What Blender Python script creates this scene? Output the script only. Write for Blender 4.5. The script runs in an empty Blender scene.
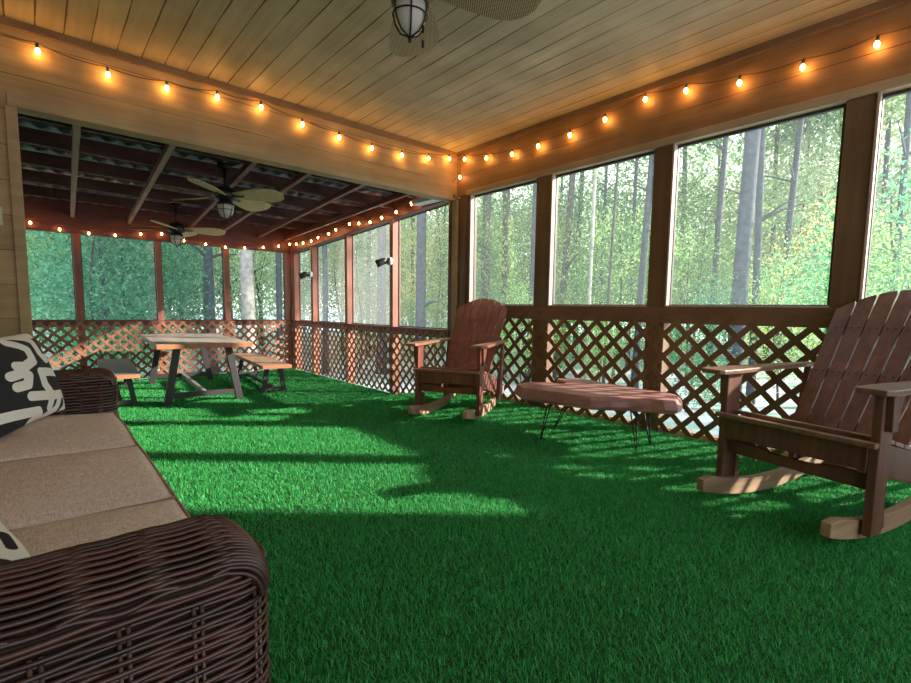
import bpy, math, random
import numpy as np
from mathutils import Vector, Matrix
from math import sin, cos, pi, radians, atan2, sqrt, floor, ceil

random.seed(7)
rng = np.random.default_rng(7)
scn = bpy.context.scene
COL = scn.collection

# ------------------------------------------------------------------ dimensions
ZF = -0.256          # level of the lower porch
D = 5.34             # far end of the lower porch
CEIL = 3.01
HEAD = 2.43
SILL = 1.105
WTOP = 2.46
SILLF = 0.785
CAM = (-4.0537, -4.755, 1.05)

def zfl(y):
    t = min(1.0, max(0.0, (y - 0.02) / 0.95))
    return ZF * t * t * (3 - 2 * t)

# ------------------------------------------------------------------ materials
def newmat(name):
    m = bpy.data.materials.new(name)
    m.use_nodes = True
    nt = m.node_tree
    for n in list(nt.nodes):
        nt.nodes.remove(n)
    out = nt.nodes.new('ShaderNodeOutputMaterial')
    b = nt.nodes.new('ShaderNodeBsdfPrincipled')
    nt.links.new(b.outputs[0], out.inputs[0])
    return m, nt, b, out

def rgb(c):
    return (c[0], c[1], c[2], 1)

def plain(name, col, rough=0.6, metal=0.0, var=0.15, scale=20.0, bump=0.0):
    m, nt, b, out = newmat(name)
    b.inputs['Roughness'].default_value = rough
    b.inputs['Metallic'].default_value = metal
    tc = nt.nodes.new('ShaderNodeTexCoord')
    nz = nt.nodes.new('ShaderNodeTexNoise')
    nz.inputs['Scale'].default_value = scale
    nz.inputs['Detail'].default_value = 4
    nt.links.new(tc.outputs['Object'], nz.inputs['Vector'])
    rp = nt.nodes.new('ShaderNodeValToRGB')
    rp.color_ramp.elements[0].position = 0.3
    rp.color_ramp.elements[1].position = 0.7
    rp.color_ramp.elements[0].color = rgb([c * (1 - var) for c in col])
    rp.color_ramp.elements[1].color = rgb([min(1, c * (1 + var)) for c in col])
    nt.links.new(nz.outputs['Fac'], rp.inputs[0])
    nt.links.new(rp.outputs[0], b.inputs['Base Color'])
    if bump:
        bp = nt.nodes.new('ShaderNodeBump')
        bp.inputs['Strength'].default_value = bump
        bp.inputs['Distance'].default_value = 0.004
        nt.links.new(nz.outputs['Fac'], bp.inputs['Height'])
        nt.links.new(bp.outputs[0], b.inputs['Normal'])
    return m

def wood(name, dark, light, axis=1, rough=0.6, grain=18.0, planks=None, groove=(0.03, 0.02, 0.012), blotch=0.35, spec=0.35):
    """stained timber: grain stretched along AXIS; PLANKS = (axis across the boards, pitch, groove width, offset)"""
    m, nt, b, out = newmat(name)
    L = nt.links.new
    b.inputs['Roughness'].default_value = rough
    b.inputs['Specular IOR Level'].default_value = spec
    tc = nt.nodes.new('ShaderNodeTexCoord')
    mp = nt.nodes.new('ShaderNodeMapping')
    s = [grain, grain, grain]
    s[axis] = grain * 0.06
    mp.inputs['Scale'].default_value = s
    L(tc.outputs['Object'], mp.inputs['Vector'])
    vec = mp.outputs[0]
    nz = nt.nodes.new('ShaderNodeTexNoise')
    nz.inputs['Scale'].default_value = 1.0
    nz.inputs['Detail'].default_value = 6
    nz.inputs['Roughness'].default_value = 0.65
    L(vec, nz.inputs['Vector'])
    n2 = nt.nodes.new('ShaderNodeTexNoise')
    n2.inputs['Scale'].default_value = 2.2
    n2.inputs['Detail'].default_value = 2
    L(tc.outputs['Object'], n2.inputs['Vector'])
    rp = nt.nodes.new('ShaderNodeValToRGB')
    rp.color_ramp.elements[0].position = 0.3
    rp.color_ramp.elements[1].position = 0.72
    rp.color_ramp.elements[0].color = rgb(dark)
    rp.color_ramp.elements[1].color = rgb(light)
    L(nz.outputs['Fac'], rp.inputs[0])
    mx = nt.nodes.new('ShaderNodeMixRGB')
    mx.blend_type = 'MULTIPLY'
    mx.inputs[0].default_value = blotch
    L(rp.outputs[0], mx.inputs[1])
    r2 = nt.nodes.new('ShaderNodeValToRGB')
    r2.color_ramp.elements[0].position = 0.35
    r2.color_ramp.elements[1].position = 0.65
    r2.color_ramp.elements[0].color = (0.45, 0.45, 0.45, 1)
    r2.color_ramp.elements[1].color = (1.25, 1.25, 1.25, 1)
    L(n2.outputs['Fac'], r2.inputs[0])
    L(r2.outputs[0], mx.inputs[2])
    col = mx.outputs[0]
    bp = nt.nodes.new('ShaderNodeBump')
    bp.inputs['Strength'].default_value = 0.25
    bp.inputs['Distance'].default_value = 0.003
    height = nz.outputs['Fac']
    if planks:
        ax, pitch, gw, off = planks
        sp = nt.nodes.new('ShaderNodeSeparateXYZ')
        L(tc.outputs['Object'], sp.inputs[0])
        a = nt.nodes.new('ShaderNodeMath'); a.operation = 'ADD'; a.inputs[1].default_value = off + 100 * pitch
        L(sp.outputs[ax], a.inputs[0])
        d = nt.nodes.new('ShaderNodeMath'); d.operation = 'DIVIDE'; d.inputs[1].default_value = pitch
        L(a.outputs[0], d.inputs[0])
        fr = nt.nodes.new('ShaderNodeMath'); fr.operation = 'FRACT'
        L(d.outputs[0], fr.inputs[0])
        fl = nt.nodes.new('ShaderNodeMath'); fl.operation = 'FLOOR'
        L(d.outputs[0], fl.inputs[0])
        wn = nt.nodes.new('ShaderNodeTexWhiteNoise'); wn.noise_dimensions = '1D'
        L(fl.outputs[0], wn.inputs['W'])
        # board-to-board tone
        mr = nt.nodes.new('ShaderNodeMapRange')
        mr.inputs['To Min'].default_value = 0.86; mr.inputs['To Max'].default_value = 1.1
        L(wn.outputs['Value'], mr.inputs['Value'])
        hs = nt.nodes.new('ShaderNodeHueSaturation')
        L(mr.outputs[0], hs.inputs['Value'])
        L(col, hs.inputs['Color'])
        # groove, of a width that changes along the joint
        gn = nt.nodes.new('ShaderNodeTexNoise'); gn.inputs['Scale'].default_value = 1.6; gn.inputs['Detail'].default_value = 3
        L(tc.outputs['Object'], gn.inputs['Vector'])
        gm = nt.nodes.new('ShaderNodeMapRange')
        gm.inputs['From Min'].default_value = 0.35; gm.inputs['From Max'].default_value = 0.65
        gm.inputs['To Min'].default_value = gw * 0.35; gm.inputs['To Max'].default_value = gw * 1.3
        L(gn.outputs['Fac'], gm.inputs['Value'])
        lt = nt.nodes.new('ShaderNodeMath'); lt.operation = 'LESS_THAN'
        L(fr.outputs[0], lt.inputs[0]); L(gm.outputs[0], lt.inputs[1])
        mg = nt.nodes.new('ShaderNodeMixRGB')
        L(lt.outputs[0], mg.inputs[0]); L(hs.outputs[0], mg.inputs[1])
        mg.inputs[2].default_value = rgb(groove)
        col = mg.outputs[0]
        inv = nt.nodes.new('ShaderNodeMath'); inv.operation = 'SUBTRACT'
        L(nz.outputs['Fac'], inv.inputs[0]); L(lt.outputs[0], inv.inputs[1])
        height = inv.outputs[0]
    L(col, b.inputs['Base Color'])
    L(height, bp.inputs['Height'])
    L(bp.outputs[0], b.inputs['Normal'])
    return m

def emitter(name, col, strength):
    m, nt, b, out = newmat(name)
    b.inputs['Base Color'].default_value = rgb(col)
    b.inputs['Emission Color'].default_value = rgb(col)
    b.inputs['Emission Strength'].default_value = strength
    return m

M = {}
M['siding'] = wood('cream board siding', (0.33, 0.205, 0.085), (0.48, 0.32, 0.145), axis=0, rough=0.55, planks=(2, 0.243, 0.022, 0.03), groove=(0.07, 0.03, 0.01))
M['siding_right'] = wood('stained board siding', (0.21, 0.105, 0.045), (0.33, 0.175, 0.08), axis=1, rough=0.55, planks=(2, 0.243, 0.02, -0.04), groove=(0.05, 0.02, 0.01))
M['ceiling'] = wood('painted ceiling boards', (0.39, 0.315, 0.18), (0.52, 0.43, 0.26), axis=1, rough=0.6, planks=(0, 0.158, 0.07, 0.02), groove=(0.09, 0.06, 0.025), blotch=0.3)
M['trim'] = wood('tan trim wood', (0.32, 0.205, 0.09), (0.46, 0.31, 0.15), axis=0, rough=0.55)
M['trim_y'] = wood('tan grey trim wood', (0.30, 0.21, 0.12), (0.42, 0.31, 0.19), axis=1, rough=0.55)
M['crown'] = wood('brown crown moulding', (0.20, 0.10, 0.04), (0.32, 0.18, 0.08), axis=0, rough=0.55)
M['crown_y'] = wood('brown crown moulding long', (0.16, 0.085, 0.04), (0.26, 0.14, 0.07), axis=1, rough=0.55)
M['post'] = wood('dark brown post wood', (0.10, 0.05, 0.022), (0.17, 0.09, 0.045), axis=2, rough=0.5)
M['rail'] = wood('dark brown rail wood', (0.13, 0.06, 0.03), (0.21, 0.105, 0.055), axis=1, rough=0.55)
M['red_z'] = wood('red stained post wood', (0.24, 0.075, 0.05), (0.36, 0.13, 0.085), axis=2, rough=0.5)
M['red_y'] = wood('red stained beam wood', (0.12, 0.034, 0.026), (0.19, 0.06, 0.045), axis=1, rough=0.5)
M['red_x'] = wood('red stained cross wood', (0.10, 0.03, 0.024), (0.16, 0.05, 0.04), axis=0, rough=0.5)
M['purlin'] = wood('dark red cross board', (0.06, 0.02, 0.016), (0.11, 0.038, 0.03), axis=0, rough=0.55)
M['rafter'] = wood('pinkish rafter wood', (0.26, 0.13, 0.10), (0.42, 0.26, 0.19), axis=1, rough=0.55)
M['lattice'] = wood('brown lattice wood', (0.12, 0.06, 0.028), (0.20, 0.105, 0.05), axis=2, rough=0.6, grain=10)
M['lattice_red'] = wood('red lattice wood', (0.33, 0.13, 0.075), (0.48, 0.22, 0.13), axis=2, rough=0.6, grain=10)
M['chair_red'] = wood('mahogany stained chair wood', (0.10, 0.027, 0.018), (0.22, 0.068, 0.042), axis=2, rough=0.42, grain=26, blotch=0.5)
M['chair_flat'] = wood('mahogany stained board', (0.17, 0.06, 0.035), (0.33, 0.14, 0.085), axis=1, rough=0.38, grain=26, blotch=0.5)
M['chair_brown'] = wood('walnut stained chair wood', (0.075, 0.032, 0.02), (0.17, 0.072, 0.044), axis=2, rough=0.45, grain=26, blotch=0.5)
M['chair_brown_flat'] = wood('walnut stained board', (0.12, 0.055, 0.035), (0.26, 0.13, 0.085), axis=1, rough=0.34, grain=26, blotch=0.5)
M['rocker'] = wood('light brown rocker wood', (0.22, 0.13, 0.075), (0.40, 0.26, 0.16), axis=1, rough=0.6, grain=26, blotch=0.4)  # rockers in a lighter brown than the chair frames
M['slab'] = wood('live edge slab wood', (0.30, 0.10, 0.095), (0.52, 0.24, 0.215), axis=1, rough=0.34, grain=14, blotch=0.5)
M['table'] = wood('grey brown table top wood', (0.30, 0.24, 0.22), (0.48, 0.41, 0.385), axis=1, rough=0.45, planks=(0, 0.2, 0.02, 0.0))
M['table_edge'] = wood('orange brown table edge', (0.40, 0.13, 0.055), (0.55, 0.21, 0.09), axis=0, rough=0.5)
M['dark_leg'] = plain('charcoal painted leg', (0.028, 0.026, 0.028), 0.5)
M['black_metal'] = plain('black metal', (0.012, 0.012, 0.014), 0.4, 0.4)
M['brace'] = plain('grey brace', (0.20, 0.19, 0.20), 0.5)
M['roof_metal'] = plain('dark corrugated roof', (0.07, 0.08, 0.095), 0.42, 0.3, 0.3, 3)
M['black_plastic'] = plain('black plastic', (0.01, 0.01, 0.012), 0.35)
M['white_plastic'] = plain('white plastic', (0.75, 0.76, 0.8), 0.4, 0, 0.04)
M['palm'] = plain('tan palm blade', (0.52, 0.41, 0.19), 0.6, 0, 0.15, 30)
M['bronze'] = plain('dark bronze', (0.022, 0.018, 0.016), 0.4, 0.5)
M['bulb'] = emitter('warm bulb glass', (1.0, 0.42, 0.075), 105)
M['bulb_far'] = emitter('orange bulb glass', (1.0, 0.38, 0.10), 55)
M['cord'] = plain('dark cord', (0.05, 0.022, 0.012), 0.6)
M['screen_frame'] = plain('dark screen frame', (0.035, 0.026, 0.022), 0.5)
M['reveal'] = plain('reveal wood with sunlight in colour', (0.40, 0.29, 0.24), 0.55)  # sunlight on the post sides put into a pale wood colour
M['fascia'] = plain('white fascia', (0.75, 0.74, 0.76), 0.5, 0, 0.05)
M['switch'] = plain('almond plastic', (0.5, 0.45, 0.3), 0.4, 0, 0.04)
M['bark'] = plain('grey bark', (0.05, 0.06, 0.082), 0.9, 0, 0.45, 9, 0.8)
M['bark_dark'] = plain('dark bark', (0.05, 0.045, 0.04), 0.9, 0, 0.45, 9, 0.8)
M['bark_pale'] = plain('pale bark', (0.46, 0.42, 0.38), 0.9, 0, 0.35, 9, 0.8)

# lantern glass
m, nt, b, out = newmat('seeded lantern glass')
b.inputs['Base Color'].default_value = (0.78, 0.74, 0.68, 1)
b.inputs['Roughness'].default_value = 0.35
b.inputs['Transmission Weight'].default_value = 0.35
nz = nt.nodes.new('ShaderNodeTexNoise'); nz.inputs['Scale'].default_value = 60
bp = nt.nodes.new('ShaderNodeBump'); bp.inputs['Strength'].default_value = 0.4; bp.inputs['Distance'].default_value = 0.003
nt.links.new(nz.outputs['Fac'], bp.inputs['Height']); nt.links.new(bp.outputs[0], b.inputs['Normal'])
M['lantern'] = m

# wicker blade of the near fan
m, nt, b, out = newmat('woven rattan blade')
tc = nt.nodes.new('ShaderNodeTexCoord')
w1 = nt.nodes.new('ShaderNodeTexWave'); w1.inputs['Scale'].default_value = 26; w1.bands_direction = 'X'
w2 = nt.nodes.new('ShaderNodeTexWave'); w2.inputs['Scale'].default_value = 40; w2.bands_direction = 'Y'
nt.links.new(tc.outputs['Object'], w1.inputs[0]); nt.links.new(tc.outputs['Object'], w2.inputs[0])
mm = nt.nodes.new('ShaderNodeMath'); mm.operation = 'MULTIPLY'
nt.links.new(w1.outputs['Fac'], mm.inputs[0]); nt.links.new(w2.outputs['Fac'], mm.inputs[1])
rp = nt.nodes.new('ShaderNodeValToRGB')
rp.color_ramp.elements[0].position = 0.05; rp.color_ramp.elements[0].color = (0.09, 0.055, 0.02, 1)
rp.color_ramp.elements[1].position = 0.55; rp.color_ramp.elements[1].color = (0.62, 0.44, 0.21, 1)
nt.links.new(mm.outputs[0], rp.inputs[0]); nt.links.new(rp.outputs[0], b.inputs['Base Color'])
bp = nt.nodes.new('ShaderNodeBump'); bp.inputs['Strength'].default_value = 0.6; bp.inputs['Distance'].default_value = 0.004
nt.links.new(mm.outputs[0], bp.inputs['Height']); nt.links.new(bp.outputs[0], b.inputs['Normal'])
M['rattan'] = m

# turf base and blades
M['turf_base'] = plain('turf backing', (0.012, 0.075, 0.022), 0.95, 0, 0.3, 30)
m, nt, b, out = newmat('turf blades')
geo = nt.nodes.new('ShaderNodeNewGeometry')
rp = nt.nodes.new('ShaderNodeValToRGB')
rp.color_ramp.elements[0].color = (0.012, 0.20, 0.04, 1)
rp.color_ramp.elements[1].color = (0.07, 0.56, 0.13, 1)
nt.links.new(geo.outputs['Random Per Island'], rp.inputs[0])
nt.links.new(rp.outputs[0], b.inputs['Base Color'])
b.inputs['Roughness'].default_value = 0.55
b.inputs['Specular IOR Level'].default_value = 0.25
tl = nt.nodes.new('ShaderNodeBsdfTranslucent')
nt.links.new(rp.outputs[0], tl.inputs[0])
ms = nt.nodes.new('ShaderNodeMixShader'); ms.inputs[0].default_value = 0.3
nt.links.new(b.outputs[0], ms.inputs[1]); nt.links.new(tl.outputs[0], ms.inputs[2]); nt.links.new(ms.outputs[0], out.inputs[0])
M['turf'] = m

def leafmat(name, c0, c1, trans=0.45):
    m, nt, b, out = newmat(name)
    geo = nt.nodes.new('ShaderNodeNewGeometry')
    oi = nt.nodes.new('ShaderNodeObjectInfo')
    rp = nt.nodes.new('ShaderNodeValToRGB')
    rp.color_ramp.elements[0].color = rgb(c0)
    rp.color_ramp.elements[1].color = rgb(c1)
    nt.links.new(geo.outputs['Random Per Island'], rp.inputs[0])
    hs = nt.nodes.new('ShaderNodeHueSaturation')
    mr = nt.nodes.new('ShaderNodeMapRange'); mr.inputs['To Min'].default_value = 0.465; mr.inputs['To Max'].default_value = 0.512
    nt.links.new(oi.outputs['Random'], mr.inputs['Value'])
    nt.links.new(mr.outputs[0], hs.inputs['Hue'])
    wn = nt.nodes.new('ShaderNodeTexWhiteNoise'); wn.noise_dimensions = '1D'
    nt.links.new(oi.outputs['Random'], wn.inputs['W'])
    mv = nt.nodes.new('ShaderNodeMapRange'); mv.inputs['To Min'].default_value = 0.55; mv.inputs['To Max'].default_value = 1.02  # per-tree brightness spread paints uneven woodland light into the leaves
    nt.links.new(wn.outputs['Value'], mv.inputs['Value']); nt.links.new(mv.outputs[0], hs.inputs['Value'])
    nt.links.new(rp.outputs[0], hs.inputs['Color'])
    b.inputs['Roughness'].default_value = 0.5
    nt.links.new(hs.outputs[0], b.inputs['Base Color'])
    tl = nt.nodes.new('ShaderNodeBsdfTranslucent')
    nt.links.new(hs.outputs[0], tl.inputs[0])
    ms = nt.nodes.new('ShaderNodeMixShader'); ms.inputs[0].default_value = trans
    nt.links.new(b.outputs[0], ms.inputs[1]); nt.links.new(tl.outputs[0], ms.inputs[2]); nt.links.new(ms.outputs[0], out.inputs[0])
    return m
M['leaf'] = leafmat('woodland leaves', (0.04, 0.24, 0.08), (0.58, 0.86, 0.30), 0.62)
M['leaf_blue'] = leafmat('cool green leaves', (0.03, 0.26, 0.14), (0.30, 0.78, 0.46), 0.62)
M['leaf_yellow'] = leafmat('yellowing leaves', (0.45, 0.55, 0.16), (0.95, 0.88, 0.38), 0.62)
M['leaf_pale'] = leafmat('far leaves with haze and sun in colour', (0.34, 0.62, 0.34), (0.88, 0.97, 0.62), 0.62)  # haze and sunlight on the distant rows put into the leaf colour

# insect screen: see-through mesh that veils what is behind it
def screenmat(name, veil, col):
    m, nt, b, out = newmat(name)
    tr = nt.nodes.new('ShaderNodeBsdfTransparent')
    df = nt.nodes.new('ShaderNodeBsdfTranslucent'); df.inputs[0].default_value = rgb(col)
    d2 = nt.nodes.new('ShaderNodeBsdfDiffuse'); d2.inputs[0].default_value = rgb(col)
    ad = nt.nodes.new('ShaderNodeMixShader'); ad.inputs[0].default_value = 0.5
    nt.links.new(d2.outputs[0], ad.inputs[1]); nt.links.new(df.outputs[0], ad.inputs[2])
    ms = nt.nodes.new('ShaderNodeMixShader'); ms.inputs[0].default_value = veil
    nt.links.new(tr.outputs[0], ms.inputs[1]); nt.links.new(ad.outputs[0], ms.inputs[2])
    nt.links.new(ms.outputs[0], out.inputs[0])
    return m
M['screen'] = screenmat('insect screen', 0.10, (0.62, 0.72, 0.78))
M['screen_hazy'] = screenmat('hazy insect screen', 0.27, (0.72, 0.78, 0.84))  # milky haze mixed in as a stronger pale veil

# cushion fabric
m, nt, b, out = newmat('tweed cushion fabric')
tc = nt.nodes.new('ShaderNodeTexCoord')
cols = []
for sc in ((900, 90, 90), (90, 900, 90)):
    mp = nt.nodes.new('ShaderNodeMapping'); mp.inputs['Scale'].default_value = sc
    nz = nt.nodes.new('ShaderNodeTexNoise'); nz.inputs['Scale'].default_value = 0.45; nz.inputs['Detail'].default_value = 3
    nt.links.new(tc.outputs['Object'], mp.inputs[0]); nt.links.new(mp.outputs[0], nz.inputs['Vector'])
    cols.append(nz)
mm = nt.nodes.new('ShaderNodeMath'); mm.operation = 'ADD'
nt.links.new(cols[0].outputs['Fac'], mm.inputs[0]); nt.links.new(cols[1].outputs['Fac'], mm.inputs[1])
rp = nt.nodes.new('ShaderNodeValToRGB')
rp.color_ramp.elements[0].position = 0.36; rp.color_ramp.elements[0].color = (0.46, 0.35, 0.285, 1)
rp.color_ramp.elements[1].position = 0.62; rp.color_ramp.elements[1].color = (0.85, 0.71, 0.63, 1)
dv = nt.nodes.new('ShaderNodeMath'); dv.operation = 'MULTIPLY'; dv.inputs[1].default_value = 0.5
nt.links.new(mm.outputs[0], dv.inputs[0]); nt.links.new(dv.outputs[0], rp.inputs[0])
nt.links.new(rp.outputs[0], b.inputs['Base Color'])
b.inputs['Roughness'].default_value = 0.9
bp = nt.nodes.new('ShaderNodeBump'); bp.inputs['Strength'].default_value = 0.35; bp.inputs['Distance'].default_value = 0.002
nt.links.new(mm.outputs[0], bp.inputs['Height']); nt.links.new(bp.outputs[0], b.inputs['Normal'])
M['fabric'] = m
M['piping'] = plain('brown piping', (0.30, 0.20, 0.15), 0.8)

# wicker strands
m, nt, b, out = newmat('dark brown resin wicker')
geo = nt.nodes.new('ShaderNodeNewGeometry')
tc = nt.nodes.new('ShaderNodeTexCoord')
nz = nt.nodes.new('ShaderNodeTexNoise'); nz.inputs['Scale'].default_value = 24; nz.inputs['Detail'].default_value = 3
nt.links.new(tc.outputs['Object'], nz.inputs['Vector'])
ad = nt.nodes.new('ShaderNodeMath'); ad.operation = 'ADD'
nt.links.new(geo.outputs['Random Per Island'], ad.inputs[0]); nt.links.new(nz.outputs['Fac'], ad.inputs[1])
rp = nt.nodes.new('ShaderNodeValToRGB')
rp.color_ramp.elements[0].position = 0.3; rp.color_ramp.elements[0].color = (0.016, 0.007, 0.006, 1)
rp.color_ramp.elements[1].position = 1.0; rp.color_ramp.elements[1].color = (0.085, 0.031, 0.022, 1)
dv = nt.nodes.new('ShaderNodeMath'); dv.operation = 'MULTIPLY'; dv.inputs[1].default_value = 0.62
nt.links.new(ad.outputs[0], dv.inputs[0]); nt.links.new(dv.outputs[0], rp.inputs[0])
nt.links.new(rp.outputs[0], b.inputs['Base Color'])
b.inputs['Roughness'].default_value = 0.36
M['wicker'] = m
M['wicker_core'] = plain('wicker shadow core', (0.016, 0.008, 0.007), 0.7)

# black and white throw pillow: reads the pattern painted on its own surface
m, nt, b, out = newmat('black and white pillow cloth')
at = nt.nodes.new('ShaderNodeAttribute'); at.attribute_name = 'weave_pattern'
rp = nt.nodes.new('ShaderNodeValToRGB')
rp.color_ramp.elements[0].position = 0.42; rp.color_ramp.elements[0].color = (0.010, 0.010, 0.013, 1)
rp.color_ramp.elements[1].position = 0.58; rp.color_ramp.elements[1].color = (0.82, 0.79, 0.74, 1)
nt.links.new(at.outputs['Fac'], rp.inputs[0]); nt.links.new(rp.outputs[0], b.inputs['Base Color'])
b.inputs['Roughness'].default_value = 0.9
tc = nt.nodes.new('ShaderNodeTexCoord')
nz = nt.nodes.new('ShaderNodeTexNoise'); nz.inputs['Scale'].default_value = 260
nt.links.new(tc.outputs['Object'], nz.inputs['Vector'])
bp = nt.nodes.new('ShaderNodeBump'); bp.inputs['Strength'].default_value = 0.35; bp.inputs['Distance'].default_value = 0.003
nt.links.new(nz.outputs['Fac'], bp.inputs['Height']); nt.links.new(bp.outputs[0], b.inputs['Normal'])
M['pillow'] = m

# forest floor
m, nt, b, out = newmat('leaf littered ground')
tc = nt.nodes.new('ShaderNodeTexCoord')
nz = nt.nodes.new('ShaderNodeTexNoise'); nz.inputs['Scale'].default_value = 0.9; nz.inputs['Detail'].default_value = 8
nt.links.new(tc.outputs['Object'], nz.inputs['Vector'])
rp = nt.nodes.new('ShaderNodeValToRGB')
rp.color_ramp.elements[0].position = 0.36; rp.color_ramp.elements[0].color = (0.22, 0.34, 0.28, 1)
rp.color_ramp.elements[1].position = 0.60; rp.color_ramp.elements[1].color = (0.46, 0.52, 0.62, 1)
nt.links.new(nz.outputs['Fac'], rp.inputs[0]); nt.links.new(rp.outputs[0], b.inputs['Base Color'])
b.inputs['Roughness'].default_value = 0.9
M['ground'] = m

# ------------------------------------------------------------------ mesh collector
class MB:
    def __init__(s):
        s.v = []; s.f = []; s.sm = []
    def add(s, vs, fs, smooth=False):
        b = len(s.v)
        s.v += [tuple(v) for v in vs]
        s.f += [tuple(b + i for i in f) for f in fs]
        s.sm += [smooth] * len(fs)
    def box(s, lo, hi, mtx=None):
        x0, y0, z0 = lo; x1, y1, z1 = hi
        vs = [(x0, y0, z0), (x1, y0, z0), (x1, y1, z0), (x0, y1, z0), (x0, y0, z1), (x1, y0, z1), (x1, y1, z1), (x0, y1, z1)]
        if mtx is not None:
            vs = [mtx @ Vector(v) for v in vs]
        s.add(vs, [(3, 2, 1, 0), (4, 5, 6, 7), (0, 1, 5, 4), (1, 2, 6, 5), (2, 3, 7, 6), (3, 0, 4, 7)])
    def bar(s, p, q, w, h, up=(0, 0, 1)):
        """a bar from p to q, w across and h along UP"""
        p = Vector(p); q = Vector(q); d = (q - p); L = d.length; d.normalize()
        side = d.cross(Vector(up))
        if side.length < 1e-5:
            side = d.cross(Vector((0, 1, 0)))
        side.normalize(); u = side.cross(d)
        vs = []
        for t in (p, q):
            for a, c in ((-1, -1), (1, -1), (1, 1), (-1, 1)):
                vs.append(t + side * (a * w / 2) + u * (c * h / 2))
        s.add(vs, [(0, 1, 2, 3), (7, 6, 5, 4), (0, 4, 5, 1), (1, 5, 6, 2), (2, 6, 7, 3), (3, 7, 4, 0)])
    def tube(s, path, r, n=6, caps=True):
        path = [Vector(p) for p in path]
        rs = r if isinstance(r, (list, tuple)) else [r] * len(path)
        t0 = (path[1] - path[0]).normalized()
        up = Vector((0, 0, 1)) if abs(t0.z) < 0.9 else Vector((1, 0, 0))
        a = t0.cross(up).normalized()
        vs = []
        for i, p in enumerate(path):
            t = (path[min(i + 1, len(path) - 1)] - path[max(i - 1, 0)]).normalized()
            a = (a - t * a.dot(t)).normalized(); bb = t.cross(a)
            for k in range(n):
                an = 2 * pi * k / n
                vs.append(p + (a * cos(an) + bb * sin(an)) * rs[i])
        fs = []
        for i in range(len(path) - 1):
            for k in range(n):
                k2 = (k + 1) % n
                fs.append((i * n + k, i * n + k2, (i + 1) * n + k2, (i + 1) * n + k))
        if caps:
            fs.append(tuple(range(n - 1, -1, -1)))
            fs.append(tuple(range((len(path) - 1) * n, len(path) * n)))
        s.add(vs, fs, True)
    def lathe(s, prof, n=20, c=(0, 0, 0)):
        vs = []
        for r, z in prof:
            for k in range(n):
                a = 2 * pi * k / n
                vs.append((c[0] + r * cos(a), c[1] + r * sin(a), c[2] + z))
        fs = []
        for i in range(len(prof) - 1):
            for k in range(n):
                k2 = (k + 1) % n
                fs.append((i * n + k, i * n + k2, (i + 1) * n + k2, (i + 1) * n + k))
        fs.append(tuple(range(n - 1, -1, -1))); fs.append(tuple(range((len(prof) - 1) * n, len(prof) * n)))
        s.add(vs, fs, True)
    def prism(s, poly, f0, f1, smooth=False):
        """poly: list of 2D points; f0, f1 map a 2D point to the two 3D faces"""
        n = len(poly)
        vs = [f0(*p) for p in poly] + [f1(*p) for p in poly]
        fs = [tuple(range(n - 1, -1, -1)), tuple(range(n, 2 * n))]
        for k in range(n):
            k2 = (k + 1) % n
            fs.append((k, k2, n + k2, n + k))
        s.add(vs, fs, smooth)
    def build(s, name, mat, parent=None, bevel=0.0, seg=2, smooth=None, loc=None, fix=True):
        me = bpy.data.meshes.new(name)
        me.from_pydata([tuple(v) for v in s.v], [], s.f)
        me.polygons.foreach_set('use_smooth', s.sm if smooth is None else [smooth] * len(s.f))
        me.materials.append(mat)
        if fix:
            import bmesh
            bm = bmesh.new(); bm.from_mesh(me)
            bmesh.ops.recalc_face_normals(bm, faces=bm.faces)
            bm.to_mesh(me); bm.free()
        me.update()
        o = bpy.data.objects.new(name, me)
        COL.objects.link(o)
        if parent is not None:
            o.parent = parent
        if loc is not None:
            o.location = loc
        if bevel:
            md = o.modifiers.new('edges', 'BEVEL'); md.width = bevel; md.segments = seg; md.limit_method = 'ANGLE'
            md.angle_limit = radians(40)
        return o

def tag(o, label=None, cat=None, group=None, kind=None):
    if label: o['label'] = label
    if cat: o['category'] = cat
    if group: o['group'] = group
    if kind: o['kind'] = kind
    return o

def thing(name, label, cat, loc=(0, 0, 0), rz=0.0, group=None, kind=None):
    o = bpy.data.objects.new(name, None)
    o.empty_display_size = 0.1
    COL.objects.link(o)
    o.location = loc; o.rotation_euler = (0, 0, rz)
    return tag(o, label, cat, group, kind)

def kids(o):
    return [c for c in bpy.data.objects if c.parent is o]

def dup(root, loc, rz=0.0, label=None, scale=None):
    r = root.copy(); COL.objects.link(r)
    r.location = loc; r.rotation_euler = (0, 0, rz)
    if scale: r.scale = scale
    if label: r['label'] = label
    for ch in kids(root):
        c = ch.copy(); COL.objects.link(c); c.parent = r
        for g in kids(ch):
            e = g.copy(); COL.objects.link(e); e.parent = c
    return r

def struct(mb, name, mat, bevel=0.0, label=None, cat=None):
    o = mb.build(name, mat, bevel=bevel)
    return tag(o, label, cat, kind='structure')

_trim = [0]
def trimbox(lo, hi, mat, label, bevel=0.004):
    _trim[0] += 1
    mb = MB(); mb.box(lo, hi)
    return struct(mb, 'trim_%d' % _trim[0], mat, bevel, label, 'trim')
def trimbar(p, q, w, h, mat, label, bevel=0.004):
    _trim[0] += 1
    mb = MB(); mb.bar(p, q, w, h)
    return struct(mb, 'trim_%d' % _trim[0], mat, bevel, label, 'trim')

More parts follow.
